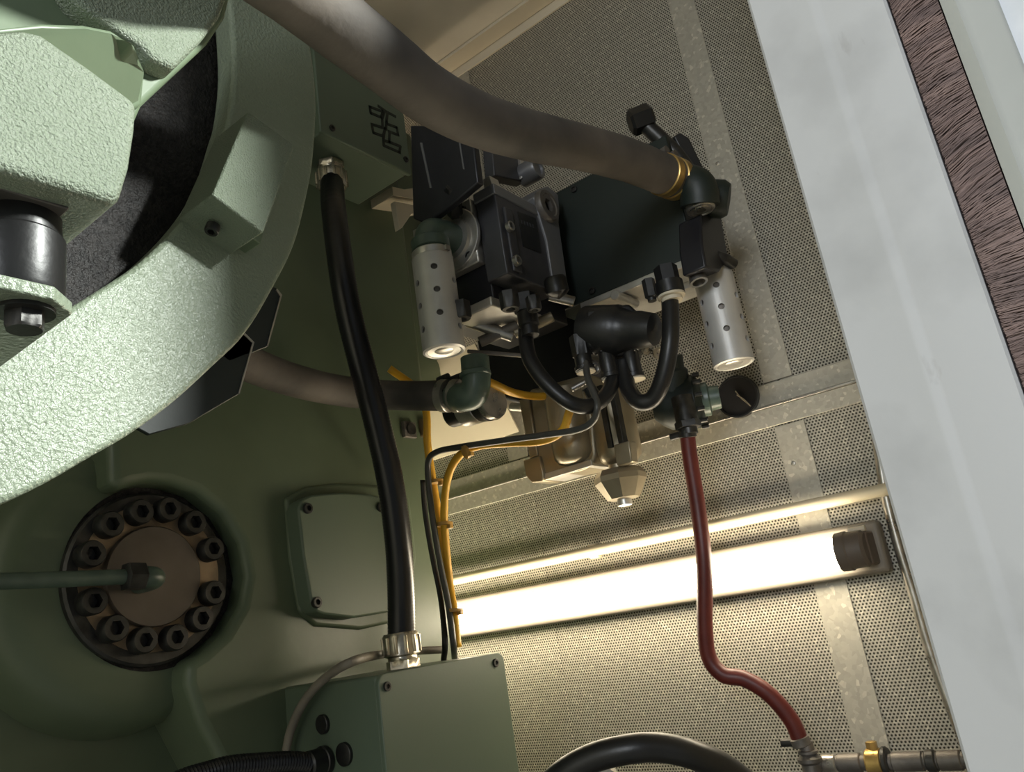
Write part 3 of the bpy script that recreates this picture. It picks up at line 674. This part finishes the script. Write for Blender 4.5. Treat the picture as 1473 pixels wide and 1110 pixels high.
# dark housing behind
bm = NB(); prism(bm, [at(x, y, X=1.085) for x, y in ((680, 470), (740, 430), (800, 420), (845, 420), (850, 520), (838, 548), (800, 570), (756, 583), (718, 572), (694, 545))], (.08, 0, 0)); o = put('dark_housing', bm, M['black'], bevel=.006); tag(o, 'blackish housing in the shadow behind the valve block', 'housing')
# mounting bracket between machine and valve
mb = thing('mounting_bracket', at(585, 290, Y=.88), 'pale angled mounting bracket left of the black solenoid', 'bracket')
bm = NB(); prism(bm, [at(x, y, Y=.87) for x, y in ((568, 289), (575, 330), (579, 327), (592, 308), (640, 300), (640, 290), (600, 296))], (0, .012, 0)); put('lower_tab', bm, M['cream'], mb, bevel=.001)
bm = NB(); prism(bm, [at(x, y, Y=.872) for x, y in ((564, 268), (566, 281), (596, 286), (640, 280), (640, 262), (595, 270), (582, 272))], (0, .06, 0)); put('upper_tab', bm, M['cream'], mb, bevel=.001)

# ------------------------------------------------------------------ dark green manifold box on the right
XD = 1.0
mf = thing('manifold_box', at(920, 400, X=XD), 'large dark green manifold box behind the hose end', 'box')
yl_, yr_ = at(845, 432, X=XD).y, at(998, 365, X=XD).y
zlo = zat(925, 398, X=XD); zhi = zat(835, 258, X=XD)
bm = NB(); box(bm, XD, XD+.11, yr_, yl_+.06, zlo, zhi); put('box_body', bm, M['green_dark'], mf, bevel=.002)
bm = NB(); box(bm, XD-.004, XD+.12, yr_-.006, yl_+.012, zlo-.012, zlo-.001); put('bright_base_plate', bm, M['alu'], mf, bevel=.0015)
for px, py in ((832, 428), (1000, 372)):
    q = at(px, py, X=XD)
for s, (pa, pb) in enumerate((((884, 424), (914, 437)), ((992, 374), (1028, 386)))):
    a_ = at(*pa, Z=zlo-.018); b_ = at(*pb, Z=zlo-.018)
    bm = NB(); cyl(bm, a_, b_, .0075, 14, ch=.001); put('rail_foot', bm, M['alu'], mf)
q = at(826, 272, X=XD)
inst('box_screw', scs, along(at(826, 272, X=XD-.001), (-1, 0, 0)), mf)
inst('box_screw', scs, along(at(852, 418, X=XD-.001), (-1, 0, 0)), mf)
# end valve at the -Y end
bm = NB(); prism(bm, [at(x, y, Y=yr_-.03) for x, y in ((1008, 308), (1036, 300), (1048, 372), (1036, 390), (1016, 384), (1010, 350))], (0, .035, 0)); put('end_block', bm, M['black'], mf, bevel=.003)
bm = NB(); tube(bm, [at(1020, 365, d=1.12), at(1042, 372, d=1.12), at(1055, 380, d=1.13)], .008, 12); put('end_pin', bm, M['bolt'], mf)
# tee above right muffler
bm = NB(); lathe(bm, (tr.x, tr.y, tr.z+.010), (0, 0, 1), [(0, .022), (.004, .023), (.02, .021), (.03, .018), (.05, .017)], 24); put('muffler_tee', bm, M['bolt'], mf)
# silver angle bracket
bm = NB(); prism(bm, [at(x, y, X=1.05) for x, y in ((955, 412), (1015, 388), (1022, 398), (1012, 405), (975, 420), (958, 424))], (.02, 0, 0)); put('angle_bracket', bm, M['alu'], mf, bevel=.001)
q = at(1003, 404, d=1.09)
bm = NB(); lathe(bm, q+Vector((0, 0, .012)), (-.1, -.15, -1), [(0, .010), (.012, .0125), (.016, .0125), (.016, .009), (.004, .008), (.004, 0)], 24); put('ring_plug', bm, M['steel'], mf)
# vertical fitting for the looped hose
f0 = at(960, 400, d=1.07)
bm = NB(); lathe(bm, f0+Vector((0, 0, .016)), (0, 0, -1), [(0, .016, 'hex'), (.022, .016, 'hex'), (.023, .019), (.040, .019), (.042, .013)], 24); put('hose_fitting', bm, M['rubber'], mf)
bm = NB(); lathe(bm, f0+Vector((0, 0, -.025)), (0, 0, -1), [(0, .0185), (.003, .0185), (.004, .014), (.009, .014)], 24); put('white_collar', bm, M['cream'], mf)
bm = NB(); lathe(bm, at(934, 412, d=1.10), (0, 0, -1), [(-.01, .009, 'hex'), (.016, .009, 'hex'), (.018, .006), (.022, .006)], 24); put('small_plug', bm, M['bolt'], mf)

# ------------------------------------------------------------------ black regulator cluster with loops
rc = thing('black_regulator', at(890, 500, d=1.12), 'black cylindrical regulator with fittings between the hose loops', 'regulator')
a_, b_ = at(842, 476, d=1.14), at(930, 474, d=1.08)
bm = NB(); lathe(bm, a_, b_-a_, [(0, .026), (.004, .036), (.055, .036), (.062, .031), (.075, .026), (.09, .026), (.11, .022), (.115, .012)], 32); put('barrel', bm, M['rubber'], rc)
bm = NB(); prism(bm, [at(x, y, d=1.10) for x, y in ((843, 446), (905, 436), (916, 446), (924, 470), (924, 500), (890, 512), (844, 498))], (.05, .03, 0)); put('body', bm, M['rubber'], rc, bevel=.004)
for px, py, hh in ((838, 512, .045), (872, 508, .06), (906, 508, .06)):
    c = at(px, py, d=1.11)
    bm = NB(); lathe(bm, c+Vector((0, 0, .03)), (0, 0, -1), [(0, .0145, 'hex'), (.03, .0145, 'hex'), (.031, .012), (hh, .012), (hh+.001, .014), (hh+.006, .014), (hh+.007, .010)], 24); put('push_fitting', bm, M['rubber'], rc)
    bm = NB(); lathe(bm, c+Vector((.002, 0, .03-hh-.006)), (0, 0, -1), [(0, .013), (.003, .0135), (.004, .0105)], 20); put('pale_collar', bm, M['cream'], rc)
for px, py in ((830, 506), (854, 530), (928, 502), (945, 508)):
    bm = NB(); lathe(bm, at(px, py, d=1.12), (-.5, -.8, -.3), [(0, .008), (.005, .0085), (.006, .005), (.003, 0)], 18); put('bright_plug', bm, M['steel'], rc)
bm = NB(); cyl(bm, at(822, 560, d=1.13), at(848, 546, d=1.13), .0045, 12, ch=.001); put('small_pin', bm, M['steel'], rc)
bm = NB(); cyl(bm, at(845, 556, d=1.1), at(860, 578, d=1.1), .010, 14, ch=.001); put('tee_fitting', bm, M['rubber'], rc)

def cable(name, pts, r, mt, label, cat, n=12, **k):
    bm = NB(); tube(bm, pts, r, n, **k); o = put(name, bm, M[mt], smooth=180); return tag(o, label, cat)
cable('air_hose', [at(756, 470, d=1.11), at(757, 492, d=1.10), at(764, 520, d=1.08), at(788, 553, d=1.06), at(822, 580, d=1.05), at(852, 583, d=1.06), at(874, 565, d=1.08), at(882, 540, d=1.10), at(880, 520, d=1.11)], .0105, 'rubber', 'black air hose sagging from the valve block to the regulator', 'hose', 16)
cable('air_hose', [at(961, 415, d=1.075), at(964, 440, d=1.06), at(964, 490, d=1.04), at(955, 540, d=1.04), at(940, 572, d=1.05), at(920, 578, d=1.06), at(905, 562, d=1.08), at(899, 538, d=1.10), at(897, 520, d=1.11)], .0115, 'rubber', 'black air hose looped in a tight U right of the regulator', 'hose', 16)
cable('air_tube', [at(842, 520, d=1.10), at(846, 545, d=1.08), at(856, 570, d=1.06), at(859, 588, d=1.05), at(852, 606, d=1.06), at(830, 618, d=1.08), at(780, 626, d=1.12), at(720, 634, d=1.16), at(660, 643, d=1.20), at(628, 650, d=1.22), at(616, 664, d=1.23), at(617, 700, d=1.235), at(623, 750, d=1.23), at(633, 810, d=1.22), at(645, 870, d=1.20), at(652, 925, d=1.17), Vector((at(654, 945, Y=.86).x, .86, jz))], .0048, 'grey_tube', 'dark grey air tube bending down the machine edge', 'tube')
cable('power_cable', [at(608, 690, d=1.29), at(612, 740, d=1.285), at(622, 800, d=1.27), at(634, 860, d=1.24), at(640, 920, d=1.17), Vector((at(638, 945, Y=.86).x, .86, jz))], .0045, 'rubber', 'thin black cable clipped to the machine edge behind the tube', 'cable')
cable('yellow_cable', [at(560, 530, d=1.26), at(600, 560, d=1.27), at(613, 592, d=1.265), at(615, 640, d=1.26), at(624, 700, d=1.26), at(634, 760, d=1.255), at(645, 830, d=1.245), at(652, 878, d=1.22), at(656, 930, d=1.19)], .0062, 'yellow', 'straight yellow cable running down the machine edge', 'cable')
cable('yellow_cable', [at(824, 575, d=1.15), at(818, 595, d=1.15), at(808, 620, d=1.155), at(780, 634, d=1.16), at(735, 637, d=1.18), at(690, 641, d=1.20), at(662, 654, d=1.21), at(645, 684, d=1.22), at(639, 730, d=1.23), at(641, 780, d=1.232), at(647, 840, d=1.228), at(654, 885, d=1.20), at(658, 930, d=1.18)], .0062, 'yellow', 'yellow cable curving from the filter to the machine edge', 'cable')
cable('yellow_cable', [at(694, 545, d=1.16), at(712, 553, d=1.17), at(740, 565, d=1.20), at(775, 570, d=1.24), at(800, 566, d=1.27)], .006, 'yellow', 'short yellow cable under the dark housing', 'cable')
for i, (px, py, d, ax_) in enumerate(((670, 650, 1.19, (1, -.6, .4)), (628, 692, 1.245, (0, 0, 1)), (640, 754, 1.235, (.1, 0, 1)), (655, 878, 1.20, (.1, 0, 1)))):
    t = thing('cable_tie', at(px, py, d=d), ['amber cable tie where the yellow cable starts to bend down', 'amber cable tie highest on the straight yellow cable', 'amber cable tie binding both yellow cables midway', 'amber cable tie beside the left end of the fluorescent tube'][i], 'cable tie', 'amber cable ties')
    rw_ = .0105 if i < 2 else .0125
    bm = NB(); lathe(bm, at(px, py, d=d), ax_, [(-.0025, rw_-.002), (-.0025, rw_), (.0025, rw_), (.0025, rw_-.002)], 18); put('band', bm, M['tie'], t)
    c = at(px+7, py+3, d=d-.006); bm = NB(); box(bm, c.x-.004, c.x+.004, c.y-.004, c.y+.004, c.z-.003, c.z+.003); put('lock_head', bm, M['tie'], t, bevel=.001)
# clip on the machine edge
q = at(586, 619, Y=YF)
ec = thing('cable_clip', q, 'square metal cable clip screwed to the machine edge', 'clip')
bm = NB(); box(bm, q.x-.014, q.x+.014, YF-.008, YF, q.z-.014, q.z+.014); put('clip_plate', bm, M['dull_steel'], ec, bevel=.001)
bm = NB(); lathe(bm, (q.x, YF-.0075, q.z), (0, -1, 0), [(0, .010), (.004, .010), (.004, .006), (.001, 0)], 20); put('clip_screw', bm, M['bolt'], ec)
q = at(611, 615, Y=YF-.006); bm = NB(); box(bm, q.x-.007, q.x+.007, YF-.012, YF+.02, q.z-.016, q.z+.016); put('saddle', bm, M['tan_ring'], ec, bevel=.003)

# second hose with clamps and its elbow
HP = [(250, 470, .80), (320, 505, .92), (375, 530, 1.01), (430, 549, 1.09), (490, 562, 1.16), (550, 568, 1.20), (600, 569, 1.19), (645, 569, 1.16)]
h2 = [at(x, y, d=d) for x, y, d in HP]
sh = thing('lower_hose', h2[-1], 'dusty brown hose running behind the black conduit to a green elbow', 'hose')
bm = NB(); tube(bm, h2, .0225, 22, wob=.006); put('hose', bm, M['hose'], sh, smooth=180)
dr = (h2[-1]-h2[-2]).normalized()
for s in (-.012, .010):
    bm = NB(); lathe(bm, h2[-1]+dr*s, dr, [(0, .0228), (.001, .0245), (.013, .0245), (.014, .0228)], 30); k_ = put('hose_clamp', bm, M['steel'], sh)
    c = h2[-1]+dr*(s+.007)+Vector((0, 0, .027)); bm = NB(); cyl(bm, c-Vector((0, .01, 0)), c+Vector((0, .01, 0)), .005, 12); put('clamp_screw', bm, M['bolt'], k_)
e2 = thing('lower_elbow', at(683, 560, d=1.12), 'glossy dark green elbow joining the lower hose below the left muffler', 'elbow')
bm = NB(); tube(bm, [h2[-1]+dr*.012, at(668, 571, d=1.13), at(681, 566, d=1.12), at(685, 548, d=1.12), at(683, 515, d=1.13)], .0205, 22); put('elbow_body', bm, M['green_fit'], e2)
bm = NB(); lathe(bm, at(684, 542, d=1.12), (0, 0, 1), [(0, .0205), (.001, .0225), (.006, .0225), (.008, .0205)], 28); put('elbow_rim', bm, M['green_fit'], e2)
un = thing('pipe_union', at(690, 595, d=1.2), 'bright metal pipe union with black rings below the lower elbow', 'union')
pa, pb = at(650, 596, d=1.22), at(738, 566, d=1.14)
dU = (pb-pa).normalized()
bm = NB(); lathe(bm, pa, dU, [(-.005, .012), (0, .020), (.028, .021), (.029, .012)], 30); put('black_end', bm, M['rubber'], un)
bm = NB(); lathe(bm, pa+dU*.028, dU, [(0, .024), (.002, .026), (.032, .026), (.034, .024)], 30); put('metal_sleeve', bm, M['steel'], un)
bm = NB(); lathe(bm, pa+dU*.062, dU, [(0, .026), (.014, .028), (.016, .024)], 30); put('black_ring', bm, M['rubber'], un)
bm = NB(); lathe(bm, pa+dU*.078, dU, [(0, .027), (.006, .029), (.012, .027)], 30); put('metal_ring', bm, M['steel'], un)

# ------------------------------------------------------------------ filter unit
XF = 1.02
fu = thing('filter_unit', at(830, 690, X=XF), 'champagne metal filter unit with twin bodies and a knob underneath', 'filter')
c0 = [(760, 560), (846, 536), (858, 655), (852, 668), (836, 676), (806, 683), (782, 688), (772, 660)]
bm = NB(); prism(bm, [at(x, y, X=XF) for x, y in c0], (.06, 0, 0)); put('filter_body', bm, M['champagne'], fu, bevel=.006, seg=3)
bm = NB(); a_ = at(836, 560, X=XF+.02); b_ = at(838, 672, X=XF+.02); xq = .5*(a_.x+b_.x); yq2 = at(822, 640, X=XF).y
zz0 = at(822, 668, X=XF).z; zz1 = at(812, 560, X=XF).z
lathe(bm, (XF+.012, yq2, zz0), (0, 0, 1), [(0, .02), (.004, .030), (.012, .036), (.03, .037), (zz1-zz0, .037)], 32); put('bowl_guard', bm, M['champagne'], fu)
bm = NB(); prism(bm, [at(x, y, X=XF-.006) for x, y in ((752, 662), (776, 655), (782, 682), (780, 692), (764, 694), (756, 684))], (.05, 0, 0)); put('corner_lug', bm, M['champagne'], fu, bevel=.002)
bm = NB(); prism(bm, [at(x, y, X=XF-.003) for x, y in ((746, 575), (760, 571), (774, 655), (762, 660))], (.04, 0, 0)); put('side_rib', bm, M['champagne'], fu, bevel=.002)
bm = NB(); prism(bm, [at(x, y, X=XF-.002) for x, y in ((782, 681), (850, 660), (852, 669), (784, 690))], (.055, 0, 0)); put('bottom_plate', bm, M['alu'], fu, bevel=.001)
# second body
c2 = at(886, 620, X=XF+.02); zz0 = at(890, 668, X=XF+.02).z; zz1 = at(876, 560, X=XF+.02).z
bm = NB(); lathe(bm, (c2.x, c2.y, zz0), (0, 0, 1), [(0, .012), (.002, .024), (.009, .031), (.02, .033), (zz1-zz0, .033)], 32); put('regulator_body', bm, M['champagne'], fu)
for px in (876, 893):
    p_ = at(px, 630, X=XF-.014); bm = NB(); box(bm, p_.x-.002, p_.x+.012, p_.y-.0045, p_.y+.0045, zz0+.02, zz1); put('dark_slot', bm, M['bolt'], fu, bevel=.001)
bm = NB(); prism(bm, [at(x, y, X=XF-.018) for x, y in ((882, 640), (905, 633), (909, 664), (887, 670))], (.02, 0, 0)); put('lower_clip', bm, M['champagne'], fu, bevel=.002)
kc = at(890, 677, X=XF+.02)
bm = NB(); lathe(bm, kc+Vector((0, 0, .004)), (0, 0, -1), [(-.01, .014), (0, .014), (.003, .033, 'oct'), (.012, .039, 'oct'), (.020, .039, 'oct'), (.046, .024, 'oct'), (.047, .012)], 32, rot=.3); put('drain_knob', bm, M['champagne'], fu, smooth=22)
bm = NB(); lathe(bm, kc+Vector((0, 0, -.042)), (0, 0, -1), [(0, .011), (.010, .011), (.011, .008)], 20); put('drain_stem', bm, M['alu'], fu)
bm = NB(); cyl(bm, at(735, 585, X=XF+.03), at(752, 586, X=XF+.03), .007, 14, ch=.001); put('bright_screw', bm, M['alu'], fu)

# ------------------------------------------------------------------ green regulator valve, wall hole, red hose
gv = thing('green_shutoff_valve', at(990, 600, X=1.06), 'dark green round shut-off valve above the red hose', 'valve')
g_a = at(950, 586, X=1.06); g_a.x = 1.06; dG = Vector((0, -1, -.0)).normalized()
dG = (at(1060, 566, X=1.10)-g_a).normalized()
bm = NB(); lathe(bm, g_a, dG, [(-.01, .018), (0, .028), (.012, .036), (.026, .037), (.03, .040), (.052, .040), (.058, .035), (.062, .028)], 36); put('valve_body', bm, M['green_dark'], gv)
bm = NB(); lathe(bm, g_a+dG*.061, dG, [(0, .025), (.010, .025), (.012, .018), (.026, .017)], 30); put('grey_neck', bm, M['green_fit'], gv)
for i in range(12):
    g = i*math.pi/6; a_, u_, v_ = frame(dG); c = g_a+dG*.054+(u_*math.cos(g)+v_*math.sin(g))*.0395
    bm = NB(); cyl(bm, c, c+dG*.010, .0035, 8); put('rim_bolt', bm, M['bolt'], gv)
bm = NB(); lathe(bm, at(985, 590, X=1.04), (0, 0, -1), [(-.02, .016), (.016, .016), (.017, .0185, 'hex'), (.026, .0185, 'hex'), (.027, .012), (.035, .012)], 24); put('outlet', bm, M['bolt'], gv)
bm = NB(); lathe(bm, at(968, 540, X=1.05), (-.3, -.3, 1), [(-.03, .022), (.008, .022), (.012, .017), (.03, .016)], 24); put('inlet', bm, M['green_dark'], gv)
q = at(1063, 571, X=XW-.004)
hl = thing('wall_hole', q, 'round black cable hole in the perforated wall with wire ends', 'hole')
bm = NB(); lathe(bm, Vector((XW-.0095, q.y, q.z)), (-1, 0, 0), [(0, .033), (.002, .033), (.002, .029)], 36); put('hole_lining', bm, M['hole'], hl)
bm = NB(); lathe(bm, Vector((XW-.004, q.y, q.z)), (-1, 0, 0), [(0, .0335), (.009, .0335), (.009, .031), (.006, .0305)], 36); put('rubber_rim', bm, M['rubber'], hl)
for pp in (((1058, 562), (1066, 572), (1078, 582)), ((1060, 568), (1070, 574), (1080, 584))):
    bm = NB(); tube(bm, [at(*p, X=XW-.013) for p in pp], .0012, 8); put('wire_end', bm, M['nickel'], hl)

rh = thing('red_hose', at(1157, 1068, X=1.10), 'dark red rubber hose hanging from the green valve past the lamp', 'hose')
rp_ = [at(988, 618, X=1.04), at(993, 660, X=1.045), at(1004, 730, X=1.05), at(1013, 810, X=1.05), at(1014, 900, X=1.055), at(1020, 945, X=1.06), at(1040, 970, X=1.065), at(1070, 976, X=1.075), at(1105, 997, X=1.085), at(1138, 1035, X=1.095), at(1154, 1072, X=1.10)]
bm = NB(); tube(bm, rp_, .0108, 16); put('hose', bm, M['red'], rh, smooth=180)
for p_, dd, mt_ in ((rp_[0], rp_[1]-rp_[0], 'bolt'), (rp_[-1], rp_[-2]-rp_[-1], 'dull_steel')):
    dd = dd.normalized()
    bm = NB(); lathe(bm, p_+dd*.0, dd, [(0, .0108), (.001, .0128), (.010, .0128), (.011, .0108)], 24); k_ = put('hose_clamp', bm, M[mt_], rh)
    c = p_+dd*.005+Vector((-.004, .014, 0)); bm = NB(); cyl(bm, c-Vector((0, .008, 0)), c+Vector((0, .010, 0)), .005, 12); put('clamp_screw', bm, M['bolt'], k_)

# ------------------------------------------------------------------ bottom pipework
XPp = 1.125
zpipe = at(1260, 1096, X=XPp).z
pw_ = thing('galvanised_pipe', at(1260, 1096, X=XPp), 'galvanised pipe with couplings along the bottom of the wall', 'pipe')
yA_, yB_ = at(1168, 1100, X=XPp).y, at(1420, 1096, X=XPp).y
bm = NB(); cyl(bm, (XPp, yA_+.01, zpipe), (XPp, yB_-.1, zpipe), .0095, 18); put('pipe', bm, M['dull_steel'], pw_)
for px0, px1, r_, mt_ in ((1182, 1204, .0115, 'steel'), (1206, 1240, .0115, 'dull_steel'), (1284, 1330, .0115, 'dull_steel'), (1333, 1348, .013, 'bolt'), (1350, 1385, .0115, 'dull_steel')):
    y0_, y1_ = at(px0, 1096, X=XPp).y, at(px1, 1096, X=XPp).y
    bm = NB(); cyl(bm, (XPp, y0_, zpipe), (XPp, y1_, zpipe), r_, 20, ch=.0015); put('coupling', bm, M[mt_], pw_)
y0_, y1_ = at(1248, 1096, X=XPp).y, at(1272, 1096, X=XPp).y
bm = NB(); cyl(bm, (XPp, y0_, zpipe), (XPp, y1_, zpipe), .0165, 24, ch=.002); bv = put('brass_body', bm, M['brass'], pw_)
bm = NB(); lathe(bm, (XPp, (y0_+y1_)/2, zpipe+.014), (0, 0, 1), [(0, .007, 'hex'), (.010, .007, 'hex'), (.011, .004)], 18); put('brass_nut', bm, M['brass'], bv)
y2_ = at(1280, 1096, X=XPp).y
bm = NB(); cyl(bm, (XPp, y1_+.001, zpipe), (XPp, y2_, zpipe), .018, 24, ch=.002); put('black_ring', bm, M['bolt'], pw_)
# riser under the red hose
rs = thing('hose_tail', Vector((1.10, rp_[-1].y, zpipe-.05)), 'ribbed hose tail fitting under the end of the red hose', 'fitting')
c = Vector((rp_[-1].x+.004, rp_[-1].y-.004, rp_[-1].z))
bm = NB(); lathe(bm, c+Vector((0, 0, .004)), (0, 0, -1), [(0, .009), (.010, .009), (.011, .013), (.014, .013), (.015, .010), (.02, .0155), (.024, .0155), (.027, .012), (.05, .0125), (.09, .0125)], 24); put('tail', bm, M['dull_steel'], rs)

# black arch hose
ar_ = [at(700, 1290, d=1.0), at(752, 1180, d=.97), at(800, 1122, d=.95), at(850, 1091, d=.94), at(905, 1077, d=.93), at(950, 1075, d=.93), at(1000, 1086, d=.93), at(1050, 1110, d=.94), at(1100, 1160, d=.95), at(1130, 1260, d=.97)]
ar_ = [Vector((ar_[0].x, ar_[0].y, .03)), ar_[0]+Vector((0, 0, -.3))]+ar_+[ar_[-1]+Vector((0, 0, -.3)), Vector((ar_[-1].x, ar_[-1].y, .03))]
cable('arched_hose', ar_, .0165, 'rubber', 'thick black rubber hose arching up from below in front of the wall', 'hose', 22)
# pale block corner under the arch
q = at(868, 1104, d=.99)
bm = NB(); prism(bm, [at(x, y, d=.99) for x, y in ((845, 1112), (872, 1101), (888, 1113), (900, 1180), (850, 1180))], (.03, .02, 0)); o = put('metal_block', bm, M['alu'], bevel=.001); tag(o, 'pale metal block corner just under the black arched hose', 'block')

# ------------------------------------------------------------------ fluorescent lamp and rail
XL = 1.135
pz0, pz1 = at(700, 881, X=XL), at(1190, 799, X=XL)
zl = (pz0.z+pz1.z)/2
yR = at(1212, 797, X=XL).y
lt = thing('fluorescent_lamp', (XW-.03, yR+.5, zl-.03), 'glowing fluorescent tube lamp on the perforated wall', 'lamp')
bm = NB(); box(bm, XW-.03, XW-.003, yR-.045, 1.62, zl-.034, zl+.036); put('lamp_body', bm, M['fixture'], lt, bevel=.006, seg=3)
bm = NB(); cyl(bm, (XL, yR-.002, zl), (XL, 1.55, zl), .0195, 28); put('lit_tube', bm, M['lamp'], lt)
bm = NB(); lathe(bm, (XL, yR+.004, zl), (0, -1, 0), [(0, .021), (.001, .0255), (.014, .0262), (.016, .0245), (.034, .024), (.038, .020)], 30); put('tube_socket', bm, M['cap'], lt)
bm = NB(); box(bm, XL, XW-.02, yR-.036, yR-.008, zl-.022, zl+.022); put('socket_foot', bm, M['cap'], lt, bevel=.003)
bm = NB(); cyl(bm, (XL+.012, yR-.012, zl+.026), (XL+.012, yR-.034, zl+.026), .004, 12); put('socket_clip', bm, M['cream'], lt)

XRl = XW-.022
r0, r1 = at(650, 838, X=XRl), at(1276, 699, X=XRl)
zr = (r0.z+r1.z)/2
rl = thing('wall_rail', (XRl, .6, zr), 'cream round rail on the wall just above the lit tube', 'rail')
bm = NB(); cyl(bm, (XRl, r1.y-.02, zr), (XRl, 1.7, zr), .0088, 20); put('rail_bar', bm, M['rail'], rl)
for px, py in ((850, 793),):
    q = at(px, py, X=XRl)
    bm = NB(); box(bm, XRl+.004, XW-.001, q.y-.009, q.y+.009, zr-.0115, zr+.012); put('rail_clip', bm, M['rail'], rl, bevel=.002)
bm = NB(); box(bm, XRl+.004, XW-.001, 1.4, 1.42, zr-.0115, zr+.012); put('rail_clip', bm, M['rail'], rl, bevel=.002)

# ridged bright edge by the door post
q0, q1 = at(1279, 700, X=1.10), at(1330, 860, X=1.10)
bm = NB(); tube(bm, [at(1258, 600, X=1.185), at(1272, 700, X=1.187), at(1290, 775, X=1.188), at(1313, 850, X=1.19), at(1343, 950, X=1.191), at(1400, 1100, X=1.192)], .0075, 12, ripple=(.003, .0004))
o = put('flexible_conduit', bm, M['steel']); tag(o, 'thin bright ridged conduit between the lamp end and the white door post', 'conduit')
